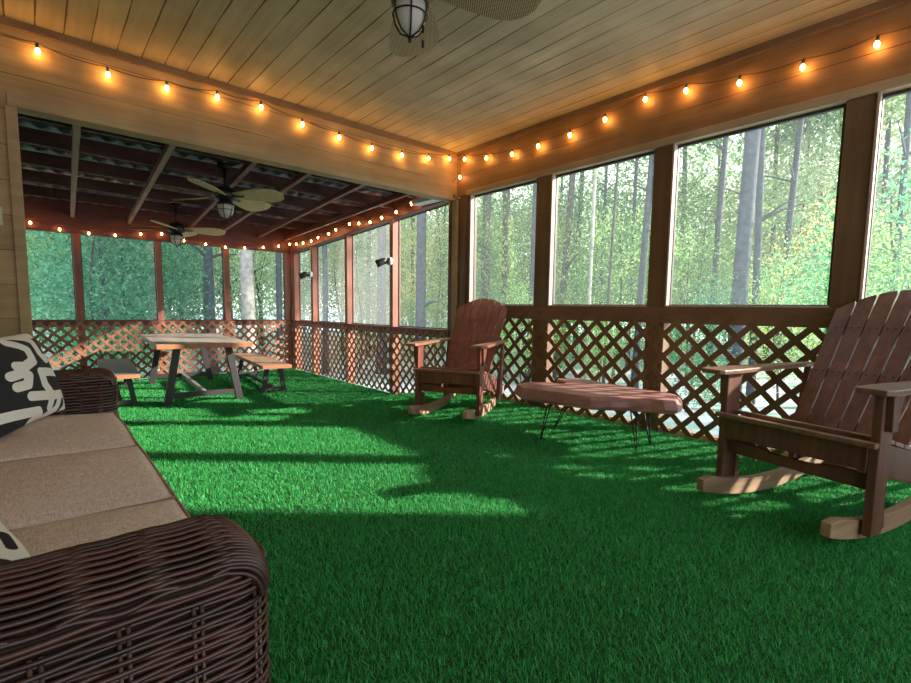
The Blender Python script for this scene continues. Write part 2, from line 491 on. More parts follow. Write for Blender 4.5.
# ================================================================== SETTING
# floor: one turf carpet, dropping a step's height into the lower porch
mb = MB()
ys = [-7.0, -5, -3, -1, 0.0] + [0.02 + 0.95 * i / 10 for i in range(11)] + [2, 3, 4, D]
vs = []; fs = []
for y in ys:
    vs += [(-4.9, y, zfl(y)), (0.0, y, zfl(y))]
for i in range(len(ys) - 1):
    fs.append((2 * i, 2 * i + 1, 2 * i + 3, 2 * i + 2))
mb.add(vs, fs, True)
n = len(ys)
mb.add([(-4.9, -7, -0.4), (0, -7, -0.4), (0, D, -0.4), (-4.9, D, -0.4)], [(3, 2, 1, 0)])
floor_o = mb.build('floor', M['turf_base'], fix=False)
tag(floor_o, 'green artificial turf covering the whole porch floor', 'floor', kind='structure')

# ceiling of the upper porch
mb = MB(); mb.box((-4.9, -7.0, CEIL), (0.12, 0.12, CEIL + 0.08))
struct(mb, 'ceiling', M['ceiling'], 0, 'cream painted board ceiling over the upper porch', 'ceiling')

# header wall over the opening and the pier beside it
mb = MB()
mb.box((-4.1, 0.0, HEAD), (0.0, 0.12, CEIL))
mb.box((-4.9, 0.0, 0.0), (-4.1, 0.12, CEIL))
struct(mb, 'wall_back', M['siding'], 0, 'cream board wall above and beside the wide opening', 'wall')
# wall over the windows on the right
mb = MB(); mb.box((0.0, -5.40, WTOP + 0.02), (0.12, 0.0, CEIL)); mb.box((0.0, -7.0, -0.4), (0.12, -5.40, CEIL))  # second box: unseen solid end, added to keep sun off the near turf
struct(mb, 'wall_right', M['siding_right'], 0, 'brown board band above the row of large windows', 'wall')
mb = MB(); mb.box((-4.9, -7.12, -0.4), (0.12, -7.0, CEIL))  # unseen wall, added to close the back and darken the porch
struct(mb, 'wall_front', M['siding'], 0, 'unseen cream board wall added behind the camera', 'wall')
# house wall behind the sofa
mb = MB(); mb.box((-5.02, -7.0, -0.4), (-4.9, D + 0.1, CEIL))
struct(mb, 'wall_left', M['siding'], 0, 'cream board house wall behind the wicker sofa', 'wall')

# trim of the opening
trimbox((-4.14, -0.022, 2.425), (-0.16, 0.13, 2.515), M['trim'], 'tan trim board along the top of the wide opening')
trimbox((-4.155, -0.02, 0.0), (-4.09, 0.13, 2.425), M['trim'], 'tan upright trim board at the side of the wide opening by the pier')
trimbox((-4.9, -0.03, 2.952), (0.0, 0.0, CEIL), M['crown'], 'brown moulding where the header wall meets the ceiling')
trimbox((-0.03, -5.398, 2.952), (0.0, -0.03, CEIL), M['crown_y'], 'dark brown moulding where the window wall meets the ceiling')
trimbox((-0.02, -5.398, WTOP), (0.12, -0.2, WTOP + 0.065), M['trim_y'], 'tan head board running above the large windows', 0.006)
trimbox((-0.012, -5.398, 0.965), (0.12, 0.0, SILL), M['rail'], 'brown sill rail under the large windows', 0.006)
trimbox((0.02, -5.398, -0.02), (0.11, 0.0, 0.05), M['trim_y'], 'low timber at the foot of the lattice under the large windows')

# posts of the upper porch
PW = [(-0.27, 0.16), (-1.52, -1.31), (-2.79, -2.62), (-4.10, -3.94), (-5.40, -5.24)]
wtxt = ['corner post where the wide opening meets the window wall', 'brown post between the first and second large windows from the corner',
        'brown post between the second and third large windows from the corner', 'brown post just beyond the third large window from the corner, above the walnut rocking chair',
        'brown end post of the window wall']
for (a, c), t in zip(PW, wtxt):
    trimbox((0.0, a, 0.0), (0.11, c, WTOP), M['post'], t, 0.005)
trimbox((-0.03, -0.05, 0.0), (0.0, 0.05, HEAD), M['trim'], 'tan corner strip on the corner post')
trimbox((-0.02, -0.2, 0.0), (0.0, -0.09, WTOP), M['post'], 'brown casing strip between corner post and first window')

# lattice: two layers of thin strips clipped to a rectangle (u along the wall, w up)
def clip(poly, ax, lim, keep_less):
    outp = []
    for i in range(len(poly)):
        a, c = poly[i], poly[(i + 1) % len(poly)]
        ia = (a[ax] <= lim) if keep_less else (a[ax] >= lim)
        ic = (c[ax] <= lim) if keep_less else (c[ax] >= lim)
        if ia: outp.append(a)
        if ia != ic:
            t = (lim - a[ax]) / (c[ax] - a[ax])
            outp.append((a[0] + t * (c[0] - a[0]), a[1] + t * (c[1] - a[1])))
    return outp

def lattice(name_mat, u0, u1, w0, w1, to3, label, pitch=0.193, slat=0.047, t=0.007, group=None, w0b=None):
    root = thing('lattice_panel', label, 'lattice panel', to3(u0, w0, 0), group=group)
    base = Vector(to3(u0, w0, 0))
    for layer, sgn in ((0, 1), (1, -1)):
        mb = MB()
        hw = slat / 2 * sqrt(2)
        # strips  u - sgn*w = k*pitch
        lo = min(u0 - sgn * w0, u0 - sgn * w1); hi = max(u1 - sgn * w0, u1 - sgn * w1)
        for k in range(int(floor(lo / pitch)) - 1, int(ceil(hi / pitch)) + 2):
            cc = k * pitch
            poly = [(cc - hw + sgn * (w0 - 1), w0 - 1), (cc + hw + sgn * (w0 - 1), w0 - 1), (cc + hw + sgn * (w1 + 1), w1 + 1), (cc - hw + sgn * (w1 + 1), w1 + 1)]
            for ax, lim, kl in ((0, u0, False), (0, u1, True), (1, w0, False), (1, w1, True)):
                if len(poly) >= 3:
                    poly = clip(poly, ax, lim, kl)
            if len(poly) < 3: continue
            d0 = layer * t; d1 = d0 + t - 0.0005
            mb.prism(poly, lambda u, w: Vector(to3(u, w, d0)) - base, lambda u, w: Vector(to3(u, w, d1)) - base)
        mb.build('slat_layer', M[name_mat], root)
    return root

near3 = lambda u, w, dd: (-0.001 - dd, u, w)
seams = [-0.12, -1.415, -2.705, -4.02, -5.36]
ltxt = ['brown lattice panel under the first large window, behind the mahogany rocking chair',
        'brown lattice panel under the second large window, behind the slab coffee table',
        'brown lattice panel under the third large window, between coffee table and walnut rocking chair',
        'brown lattice panel under the fourth large window, behind the back of the walnut rocking chair',
        'brown lattice panel under the last large window, past the walnut rocking chair']
for i in range(4):
    lattice('lattice', seams[i + 1] + 0.002, seams[i] - 0.002, 0.02, 1.055, near3, ltxt[i])

# windows of the upper porch
def window(idx, frame_mb, screen_mb, label, screen='screen'):
    root = thing('window_%d' % idx, label, 'window', kind='structure')
    frame_mb.build('window_frame', M['screen_frame'], root, bevel=0.003)
    screen_mb.build('screen', M[screen], root, fix=False)
    return root

widx = 0
wlab = ['first large screened window from the corner post', 'second large screened window from the corner post', 'third large screened window from the corner post, framing the big grey trunk',
        'fourth large screened window, cut by the picture edge', 'last large screened window of the window wall']
for i in range(4):
    y1 = PW[i][0]; y0 = PW[i + 1][1]
    widx += 1
    f = MB(); t = 0.022
    f.box((0.045, y0, SILL), (0.075, y0 + t, WTOP)); f.box((0.045, y1 - t, SILL), (0.075, y1, WTOP))
    f.box((0.045, y0 + t, SILL), (0.075, y1 - t, SILL + t)); f.box((0.045, y0 + t, WTOP - t), (0.075, y1 - t, WTOP))
    s = MB(); s.add([(0.06, y0 + t, SILL + t), (0.06, y1 - t, SILL + t), (0.06, y1 - t, WTOP - t), (0.06, y0 + t, WTOP - t)], [(0, 1, 2, 3)])
    window(widx, f, s, wlab[i])
    # pale strip whose colour stands for sunlight on the side of the post
    trimbox((-0.014, y1 - 0.016, SILL), (0.045, y1, WTOP), M['reveal'], 'post side strip with painted sunlight on the corner side of the ' + ['first', 'second', 'third', 'fourth', 'last'][i] + ' large window', 0.002)
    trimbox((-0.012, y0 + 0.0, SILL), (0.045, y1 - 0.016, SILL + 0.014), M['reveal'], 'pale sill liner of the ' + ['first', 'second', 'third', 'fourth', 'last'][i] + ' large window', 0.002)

# ---- lower porch
def zbeam(y):
    return 2.475 + (2.19 - 2.475) * y / D
YP = [(5.34, 5.20), (4.40, 4.31), (3.00, 2.91), (1.56, 1.47)]     # posts on the long side (y of far and near faces)
ptxt = ['red post at the far corner of the lower porch', 'red post with the farther black floodlight on its side', 'plain red post between the two floodlight posts', 'red post with the floodlight beside the opening']
for (a, c), t in zip(YP, ptxt):
    zb = zbeam(c)
    trimbox((0.0, c, ZF - 0.1), (0.14, a, zb + 0.06), M['red_z'], t, 0.004)
XP = [(-3.58, -3.48), (-2.44, -2.35), (-1.32, -1.22), (-0.14, 0.0)]
etxt = ['dark red post between first and second far end openings from the pier', 'dark red post between second and third far end openings', 'red post between third and fourth far end openings, half in sun', 'red post of the far end beside the corner']
for (a, c), t in zip(XP, etxt):
    trimbox((a, D, ZF - 0.1), (c, D + 0.10, 2.4), M['red_z'], t, 0.004)
trimbox((-4.9, D - 0.02, 2.19), (0.1, D + 0.11, 2.72), M['red_x'], 'red beam over the far end openings')
# sloped side beam
_trim[0] += 1
mb = MB()
vs = []
for x in (-0.02, 0.13):
    vs += [(x, 0.12, zbeam(0.12)), (x, D, zbeam(D)), (x, D, 2.72), (x, 0.12, 2.72)]
mb.add(vs, [(0, 1, 2, 3), (7, 6, 5, 4), (0, 4, 5, 1), (1, 5, 6, 2), (2, 6, 7, 3), (3, 7, 4, 0)])
struct(mb, 'trim_%d' % _trim[0], M['red_y'], 0.004, 'red sloping beam over the long side of the lower porch', 'trim')
trimbox((-0.012, 0.12, SILLF - 0.11), (0.13, D, SILLF), M['red_y'], 'red sill rail along the long side of the lower porch')
trimbox((-4.9, D - 0.012, SILLF - 0.10), (0.0, D + 0.1, SILLF), M['red_x'], 'red sill rail along the far end')

far3 = lambda u, w, dd: (-0.0125 - dd, u, w)
seams = [0.16, 1.515, 2.955, 4.355, 5.318]
ft = ['red lattice panel beside the opening, behind the mahogany rocking chair arm', 'red lattice panel under the floodlight post nearer the opening', 'red lattice panel in the middle of the long side',
      'narrow red lattice panel next to the far corner']
for i in range(4):
    lattice('lattice_red', seams[i] + 0.002, seams[i + 1] - 0.002, ZF + 0.02 if i else ZF - 0.1, SILLF - 0.03, far3, ft[i], pitch=0.165, slat=0.042)
end3 = lambda u, w, dd: (u, D - 0.0125 - dd, w)
seams = [-4.88, -3.53, -2.395, -1.27, -0.03]
et = ['red lattice panel at the far end beside the pier, pale light behind it', 'sunlit lattice panel behind the grey bench at the far end', 'sunlit lattice panel directly behind the dining table', 'sunlit lattice panel behind the orange brown bench']
for i in range(4):
    lattice('lattice_red', seams[i] + 0.002, seams[i + 1] - 0.002, ZF + 0.02, SILLF - 0.02, end3, et[i], pitch=0.165, slat=0.042)

# screens of the lower porch
def sframe(f, pts, th):
    for i in range(4):
        f.bar(pts[i], pts[(i + 1) % 4], th, th)
yo = [(0.17, 1.47), (1.56, 2.91), (3.00, 4.31), (4.40, 5.20)]
st = ['screened opening of the long side beside the wide opening, clear view of a grey trunk', 'hazy screened opening of the long side behind the floodlight', 'hazy middle screened opening of the long side', 'narrow hazy screened opening next to the far corner']
for i, (a, c) in enumerate(yo):
    widx += 1
    f = MB(); s = MB(); th = 0.014; x = 0.115
    q = [(x, a, SILLF), (x, c, SILLF), (x, c, zbeam(c)), (x, a, zbeam(a))]
    sframe(f, [(x, a + .007, SILLF + .007), (x, c - .007, SILLF + .007), (x, c - .007, zbeam(c) - .007), (x, a + .007, zbeam(a) - .007)], th)
    s.add(q, [(0, 1, 2, 3)])
    window(widx, f, s, st[i], 'screen_hazy' if i else 'screen')
xo = [(-4.88, -3.58), (-3.48, -2.44), (-2.35, -1.32), (-1.22, -0.14)]
st = ['first screened opening of the far end, next to the pier', 'second screened opening of the far end, full of blue green leaves', 'third screened opening of the far end, above the dining table', 'fourth screened opening of the far end, with a broad pale trunk']
for i, (a, c) in enumerate(xo):
    widx += 1
    f = MB(); s = MB(); y = D + 0.06; z1 = 2.2
    sframe(f, [(a + .007, y, SILLF + .007), (c - .007, y, SILLF + .007), (c - .007, y, z1 - .007), (a + .007, y, z1 - .007)], 0.014)
    s.add([(a, y, SILLF), (c, y, SILLF), (c, y, z1), (a, y, z1)], [(0, 1, 2, 3)])
    window(widx, f, s, st[i])

# rafters, cross boards and metal roof of the lower porch
RX = [(-3.75, -3.56), (-3.09, -2.81), (-2.39, -1.91), (-1.83, -1.37), (-1.19, -0.67), (-0.55, -0.13)]
for i, (a, c) in enumerate(RX):
    mb = MB(); mb.bar((a, 0.13, 2.50), (c, D - 0.02, 2.47), 0.05, 0.07)
    struct(mb, 'rafter', M['rafter'] if i < 2 else M['red_y'], 0.004,
           ['pale rafter nearest the pier', 'pale rafter second from the pier', 'red rafter above the nearer palm fan', 'red rafter third from the window side', 'red rafter second from the window side', 'red rafter nearest the window side beam'][i], 'rafter')
for i, y in enumerate([0.62, 1.42, 2.32, 3.3, 4.3]):
    mb = MB(); mb.bar((-4.88, y, 2.605), (-0.03, y, 2.605), 0.04, 0.14)
    struct(mb, 'purlin', M['purlin'], 0.003, ['cross board closest to the header wall', 'second cross board from the header wall', 'middle cross board under the metal roof', 'fourth cross board from the header wall', 'cross board closest to the far end'][i], 'cross board')
mb = MB()
NX = 120
vs = []; fs = []
for i in range(NX * 2 + 1):
    x = -4.9 + 5.1 * i / (NX * 2)
    z = 2.70 + 0.012 * sin(2 * pi * x / 0.17)
    vs += [(x, 0.1, z), (x, D + 0.4, z - 0.01)]
for i in range(NX * 2):
    fs.append((2 * i, 2 * i + 1, 2 * i + 3, 2 * i + 2))
mb.add(vs, fs, True)
roof = mb.build('roof', M['roof_metal'], fix=False)
tag(roof, 'dark corrugated metal roof above the rafters of the lower porch', 'roof', kind='structure')
# rolled dark bundles behind the header (bamboo-look sheen below the roof)
trimbox((-0.17, 0.13, 2.47), (0.0, 0.75, 2.53), M['fascia'], 'short white fascia board above the corner post', 0.003)
mb = MB(); mb.box((-0.06, -0.02, 2.465), (0.02, 0.16, 2.50))
o = mb.build('wood_block', M['crown'], bevel=0.003)
tag(o, 'small brown wood block at the top of the corner post', 'block')

# ground outside
mb = MB()
N = 40
vs = []; fs = []
def zg(x, y):
    d = max(0.0, max(x - 0.2, y - D - 0.2))
    return -0.62 - 0.25 * min(1, d / 6) + 0.10 * sin(x * 0.5) * cos(y * 0.43) + max(0, d - 14) * 0.03
for i in range(N + 1):
    for j in range(N + 1):
        x = -45 + 110 * i / N; y = -45 + 110 * j / N
        vs.append((x, y, zg(x, y)))
for i in range(N):
    for j in range(N):
        a = i * (N + 1) + j
        fs.append((a, a + N + 1, a + N + 2, a + 1))
mb.add(vs, fs, True)
o = mb.build('ground', M['ground'], fix=False)
tag(o, 'pale leaf littered woodland ground around the porch', 'ground', kind='structure')

# ------------------------------------------------------------------ turf pile
def turf():
    vs = []; fs = []
    # viewpoint-independent: density falls from the sofa end of the porch to the far end
    zones = [(-3.9, 0.0, -4.8, -2.6, 26000, 0.026, 0.0035), (-3.9, 0.0, -2.6, 0.0, 15000, 0.027, 0.0045), (-4.085, 0.0, 0.0, 2.6, 7500, 0.028, 0.006), (-4.3, 0.0, 2.6, D, 4200, 0.03, 0.008)]
    V = []; nb = 0
    for x0, x1, y0, y1, dens, h, w in zones:
        n = int((x1 - x0) * (y1 - y0) * dens)
        x = rng.uniform(x0, x1, n); y = rng.uniform(y0, y1, n)
        t = np.clip((y - 0.02) / 0.95, 0, 1); z = ZF * t * t * (3 - 2 * t)
        az = rng.uniform(0, 2 * pi, n); ln = rng.uniform(0.2, 0.95, n); hh = h * rng.uniform(0.6, 1.15, n)
        dx = np.cos(az) * w / 2; dy = np.sin(az) * w / 2
        az2 = az + pi / 2 + rng.uniform(-.7, .7, n)
        tx = x + np.cos(az2) * hh * ln; ty = np.minimum(y + np.sin(az2) * hh * ln, D - 0.03)
        tx = np.minimum(tx, -0.005)
        blk = np.stack([np.stack([x - dx, y - dy, z], 1), np.stack([x + dx, y + dy, z], 1), np.stack([tx, ty, z + hh * np.sqrt(np.maximum(0.1, 1 - ln * ln * .8))], 1)], 1).reshape(-1, 3)
        V.append(blk)
    V = np.concatenate(V)
    nv = len(V); nf = nv // 3
    me = bpy.data.meshes.new('artificial_grass')
    me.vertices.add(nv); me.vertices.foreach_set('co', V.astype(np.float32).ravel())
    me.loops.add(nv); me.loops.foreach_set('vertex_index', np.arange(nv, dtype=np.int32))
    me.polygons.add(nf); me.polygons.foreach_set('loop_start', np.arange(0, nv, 3, dtype=np.int32)); me.polygons.foreach_set('loop_total', np.full(nf, 3, dtype=np.int32))
    me.update(calc_edges=True)
    me.materials.append(M['turf'])
    o = bpy.data.objects.new('artificial_grass', me); COL.objects.link(o)
    tag(o, 'vivid green artificial grass pile covering the porch floor', 'artificial grass', kind='stuff')
turf()

# ------------------------------------------------------------------ rocking chairs
def make_chair(name_label, loc, rz, mz, mf, sc):
    root = thing('rocking_chair', name_label, 'chair', loc, rz)
    root.scale = sc
    W = 0.37   # half distance between the front legs
    # rockers: curved boards under each side
    def rk(sx):
        mb = MB(); poly = []
        n = 16
        R = 1.75
        yc = 0.34
        for k in range(n + 1):
            y = -0.20 + 1.13 * k / n
            poly.append((y, R - sqrt(R * R - (y - yc) ** 2)))
        top = []
        for k in range(n, -1, -1):
            y = -0.20 + 1.13 * k / n
            h = 0.085 if k > 0 else 0.06
            top.append((y, R - sqrt(R * R - (y - yc) ** 2) + h))
        x = sx * (W - 0.055)
        poly = poly + top
        mb.prism(poly, lambda y, z: (x - 0.022, y, z + 0.012), lambda y, z: (x + 0.022, y, z + 0.012))
        mb.build('rocker', M['rocker'], root, bevel=0.004)
    for sx in (-1, 1):
        rk(sx)
        # front leg
        mb = MB(); x = sx * W
        mb.prism([(0.0, 0.07), (0.085, 0.07), (0.11, 0.69), (0.005, 0.69)], lambda y, z: (x - 0.02, y, z), lambda y, z: (x + 0.02, y, z))
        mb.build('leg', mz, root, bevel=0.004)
        # rear leg
        mb = MB()
        mb.prism([(0.62, 0.09), (0.70, 0.09), (0.785, 0.682), (0.715, 0.682)], lambda y, z: (x - 0.018, y, z), lambda y, z: (x + 0.018, y, z))
        mb.build('leg', mz, root, bevel=0.004)
        # seat side rail
        mb = MB(); xs = sx * (W - 0.042)
        mb.prism([(0.0, 0.335), (0.0, 0.452), (0.12, 0.45), (0.30, 0.40), (0.52, 0.345), (0.86, 0.20), (0.86, 0.13), (0.74, 0.13)], lambda y, z: (xs - 0.017, y, z), lambda y, z: (xs + 0.017, y, z))
        mb.build('side_rail', mz, root, bevel=0.003)
        # arm board
        mb = MB(); cx = sx * (W + 0.015)
        pl = [(-0.075, -0.075), (-0.06, -0.095), (0.055, -0.095), (0.078, -0.065), (0.082, 0.12), (0.06, 0.45), (0.045, 0.80), (-0.03, 0.80), (-0.04, 0.40), (-0.078, 0.05)]
        pl = [(cx + sx * a, c) for a, c in pl]
        if sx < 0: pl = pl[::-1]
        tilt = lambda y: 0.682 + 0.0 * y
        mb.prism(pl, lambda a, c: (a, c, tilt(c)), lambda a, c: (a, c, tilt(c) + 0.024))
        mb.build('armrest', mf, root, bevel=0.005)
        # curved bracket under the arm, outside of the leg
        mb = MB(); xb = sx * (W + 0.034)
        mb.prism([(0.03, 0.52), (0.075, 0.52), (0.085, 0.60), (0.11, 0.66), (0.13, 0.69), (0.02, 0.69)], lambda y, z: (xb - 0.014, y, z), lambda y, z: (xb + 0.014, y, z))
        mb.build('arm_bracket', mz, root, bevel=0.003)
        # cleat tying leg to rocker
        mb = MB(); xc = sx * (W - 0.012)
        mb.prism([(0.086, 0.075), (0.13, 0.08), (0.115, 0.22), (0.09, 0.24)], lambda y, z: (xc - 0.02, y, z), lambda y, z: (xc + 0.02, y, z))
        mb.build('cleat', mz, root, bevel=0.003)
    # front apron, stretcher
    mb = MB(); mb.box((-W + 0.021, 0.0, 0.345), (W - 0.021, 0.026, 0.452)); mb.build('apron', mz, root, bevel=0.004)
    mb = MB()
    pl = [(-W + 0.02, 0.255), (W - 0.02, 0.255), (W - 0.02, 0.325), (W * 0.5, 0.322), (W * .25, 0.305), (-W * .25, 0.305), (-W * 0.5, 0.322), (-W + 0.02, 0.325)]
    mb.prism(pl, lambda a, z: (a, 0.035, z), lambda a, z: (a, 0.06, z)); mb.build('stretcher', mz, root, bevel=0.003)
    mb = MB(); mb.box((-W + 0.02, 0.63, 0.17), (W - 0.02, 0.66, 0.24)); mb.build('stretcher', mz, root, bevel=0.003)
    mb = MB(); mb.box((-W + 0.03, 0.735, 0.645), (W - 0.03, 0.762, 0.681)); mb.build('back_rail', mz, root, bevel=0.003)
    # seat slats following the dip
    prof = [(-0.03, 0.455), (0.06, 0.463), (0.145, 0.448), (0.23, 0.423), (0.315, 0.396), (0.40, 0.372)]
    for k, (y, z) in enumerate(prof):
        mb = MB()
        y2 = y + 0.077
        z2 = z + (prof[k + 1][1] - z) * 0.9 if k + 1 < len(prof) else z - 0.02
        up = 0.02
        hw = W - 0.021 if 0 < k else W + 0.02
        if k == 0: y2 = -0.001; mb.box((-W - 0.02, -0.035, 0.452), (W + 0.02, -0.001, 0.475)); 
        else:
            mb.prism([(y, z), (y2, z2), (y2, z2 + up), (y, z + up)], lambda a, c: (-hw, a, c), lambda a, c: (hw, a, c))
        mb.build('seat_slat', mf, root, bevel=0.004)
    # fan back of seven slats leaning back
    lean = atan2(0.62, 0.86)
    by, bz = 0.475, 0.345
    U = Vector((0, sin(lean), cos(lean))); Nn = Vector((0, -cos(lean), sin(lean)))
    O = Vector((0, by, bz))
    H = 0.975
    n = 7
    for k in range(n):
        c = (k - 3)
        b0, b1 = 0.077, 0.093
        g0, g1 = 0.006, 0.011
        xb = c * (b0 + g0); xt = c * (b1 + g1) * 1.0
        pl = []
        def topz(x): return H - 0.17 * (x / 0.39) ** 2 * 1.0
        x0, x1 = xt - b1 / 2, xt + b1 / 2
        pl = [(xb - b0 / 2, -0.04), (xb + b0 / 2, -0.04)]
        for j in range(5):
            x = x1 + (x0 - x1) * j / 4
            pl.append((x, topz(x)))
        mb = MB()
        mb.prism(pl, lambda a, w: O + Vector((a, 0, 0)) + U * w, lambda a, w: O + Vector((a, 0, 0)) + U * w + Nn * 0.02)
        sl = mb.build('back_slat', mz, root, bevel=0.003)
        for w in (0.39, 0.70):
            x = c * (0.083 + (0.104 - 0.083) * w / H)
            for dx in (-0.02, 0.02):
                p = O + Vector((x + dx, 0, 0)) + U * w + Nn * 0.019
                mb = MB(); mb.tube([p, p + Nn * 0.004], 0.0055, 6); mb.build('bolt_head', M['black_metal'], sl, fix=False)
    for w, hw in ((0.08, 0.29), (0.39, 0.32), (0.70, 0.29)):
        mb = MB(); p = O + U * w - Nn * 0.0135
        mb.bar(p - Vector((hw, 0, 0)), p + Vector((hw, 0, 0)), 0.026, 0.06, up=U)
        cr = mb.build('back_cleat', mz, root, bevel=0.003)
    return root

C1 = (-0.985, -1.02); A1 = atan2(-0.263, 0.965)
# chair local -y is its front; local +y points along (0.965, 0.263)
make_chair('mahogany red rocking chair in the porch corner beside the slab coffee table', (-1.215, -1.315, 0), radians(-59.5), M['chair_red'], M['chair_flat'], (0.835, 1.25, 1.04))
make_chair('walnut brown rocking chair nearer the camera, cut by the picture edge', (-1.27, -4.075, 0), radians(-103), M['chair_brown'], M['chair_brown_flat'], (0.945, 1.19, 1.06))

# ------------------------------------------------------------------ slab coffee table
root = thing('coffee_table', 'reddish live edge slab coffee table on black hairpin legs by the lattice', 'table', (-0.75, -2.6, 0))
OFF = Vector((-0.75, -2.6, 0))
outl = [(-1.03, -2.0), (-1.13, -2.16), (-1.12, -2.34), (-1.08, -2.55), (-1.03, -2.76), (-0.94, -2.88), (-0.85, -2.97), (-0.76, -3.10), (-0.735, -3.19), (-0.67, -3.25), (-0.56, -3.24), (-0.44, -3.17),
        (-0.37, -3.08), (-0.36, -2.8), (-0.33, -2.6), (-0.34, -2.42), (-0.26, -2.25), (-0.26, -2.08), (-0.42, -1.98), (-0.52, -2.06), (-0.60, -2.22), (-0.70, -2.24), (-0.72, -2.10), (-0.84, -1.98)]
mb = MB()
cx = sum(p[0] for p in outl) / len(outl); cy = sum(p[1] for p in outl) / len(outl)
rings = [(0.95, 0.328), (0.985, 0.338), (1.0, 0.36), (0.985, 0.40), (0.965, 0.424), (0.95, 0.43)]
nO = len(outl); vs = []
for s_, z in rings:
    for i, p in enumerate(outl):
        jit = 1 + 0.012 * sin(i * 2.3 + z * 90)
        vs.append((cx + (p[0] - cx) * s_ * jit - OFF.x, cy + (p[1] - cy) * s_ * jit - OFF.y, z))
fs = []
for i in range(len(rings) - 1):
    for k in range(nO):
        k2 = (k + 1) % nO
        fs.append((i * nO + k, i * nO + k2, (i + 1) * nO + k2, (i + 1) * nO + k))
fs.append(tuple(range(nO - 1, -1, -1))); fs.append(tuple(range((len(rings) - 1) * nO, len(rings) * nO)))
mb.add(vs, fs)
mb.build('tabletop', M['slab'], root)
for bx_, by_, tx, ty in ((-1.02, -2.30, -0.97, -2.34), (-0.62, -2.13, -0.62, -2.30), (-0.71, -2.97, -0.71, -2.93), (-0.46, -2.95, -0.50, -2.92)):
    foot = Vector((bx_, by_, 0.006)) - OFF; tp = Vector((tx, ty, 0.326)) - OFF
    d = Vector((0.62, 0.78, 0)) * 0.06
    mb = MB()
    dd = d.normalized() * 0.008
    mb.tube([tp - d, foot - dd + Vector((0, 0, .012)), foot, foot + dd + Vector((0, 0, .012)), tp + d], 0.0058, 7)
    mb.bar(tp - d * 1.5 + Vector((0, 0, 0.0)), tp + d * 1.5 + Vector((0, 0, 0.0)), 0.05, 0.005)
    mb.build('hairpin_leg', M['black_metal'], root)

# ------------------------------------------------------------------ dining table and benches
def trestle(root, Lh, hx_top, hx_bot, zt, leg, y_in, parts_name='leg'):
    for sy in (-1, 1):
        for sx in (-1, 1):
            mb = MB()
            mb.bar((sx * hx_bot, sy * y_in, 0.0), (sx * hx_top, sy * y_in, zt), leg, leg, up=(0, 1, 0))
            mb.build('leg', M['dark_leg'], root, bevel=0.003)
        xm = hx_bot - 0.02
        mb = MB(); zz = zt * 0.17
        mb.bar((-xm, sy * y_in, zz), (xm, sy * y_in, zz), leg * 0.8, leg * 0.8)
        mb.build('crossbar', M['dark_leg'], root, bevel=0.003)
        mb = MB(); mb.box((-hx_top - 0.03, sy * y_in - leg / 2, zt), (hx_top + 0.03, sy * y_in + leg / 2, zt + 0.02)); mb.build('top_bracket', M['dark_leg'], root)

root = thing('dining_table', 'long dining table with grey brown top and black splayed legs in the lower porch', 'table', (-2.33, 3.5, ZF), radians(-4))
mb = MB(); mb.box((-0.56, -1.38, 0.765), (0.56, 1.3, 0.825)); mb.build('tabletop', M['table'], root, bevel=0.006)
mb = MB(); mb.box((-0.56, -1.40, 0.765), (0.56, -1.381, 0.823)); mb.build('end_board', M['table_edge'], root, bevel=0.004)
trestle(root, 1.2, 0.31, 0.44, 0.745, 0.085, 1.08)
mb = MB(); mb.bar((0, -1.06, 0.14), (0, 1.06, 0.14), 0.05, 0.06); mb.build('stretcher', M['brace'], root, bevel=0.003)

def bench(label, loc, rz, top):
    root = thing('bench', label, 'bench', loc, rz)
    mb = MB(); mb.box((-0.21, -1.14, 0.395), (0.21, 1.14, 0.445)); mb.build('seat', top, root, bevel=0.006)
    mb = MB(); mb.box((-0.21, -1.158, 0.396), (0.21, -1.141, 0.444)); mb.build('end_board', M['table_edge'], root, bevel=0.003)
    trestle(root, 0.9, 0.10, 0.155, 0.375, 0.06, 0.92)
    mb = MB(); mb.bar((0, -0.9, 0.07), (0, 0.9, 0.07), 0.045, 0.05); mb.build('stretcher', M['dark_leg'], root, bevel=0.003)
M['bench_orange'] = wood('orange brown bench wood', (0.34, 0.17, 0.10), (0.46, 0.27, 0.18), axis=1, rough=0.45)
M['bench_grey'] = wood('slate grey bench wood', (0.11, 0.12, 0.16), (0.19, 0.20, 0.25), axis=1, rough=0.45)
bench('orange brown bench on the window side of the dining table', (-1.30, 3.55, ZF), radians(-6), M['bench_orange'])
bench('slate grey bench on the pier side of the dining table, behind the sofa arm', (-3.26, 3.58, ZF), radians(-4), M['bench_grey'])

# ------------------------------------------------------------------ wicker sofa
SX0, SX1 = -4.80, -3.79
sofa = thing('sofa', 'long dark brown wicker sofa with three beige tweed seat cushions', 'sofa', (-4.3, -2.6, 0))
SO = Vector((-4.3, -2.6, 0))

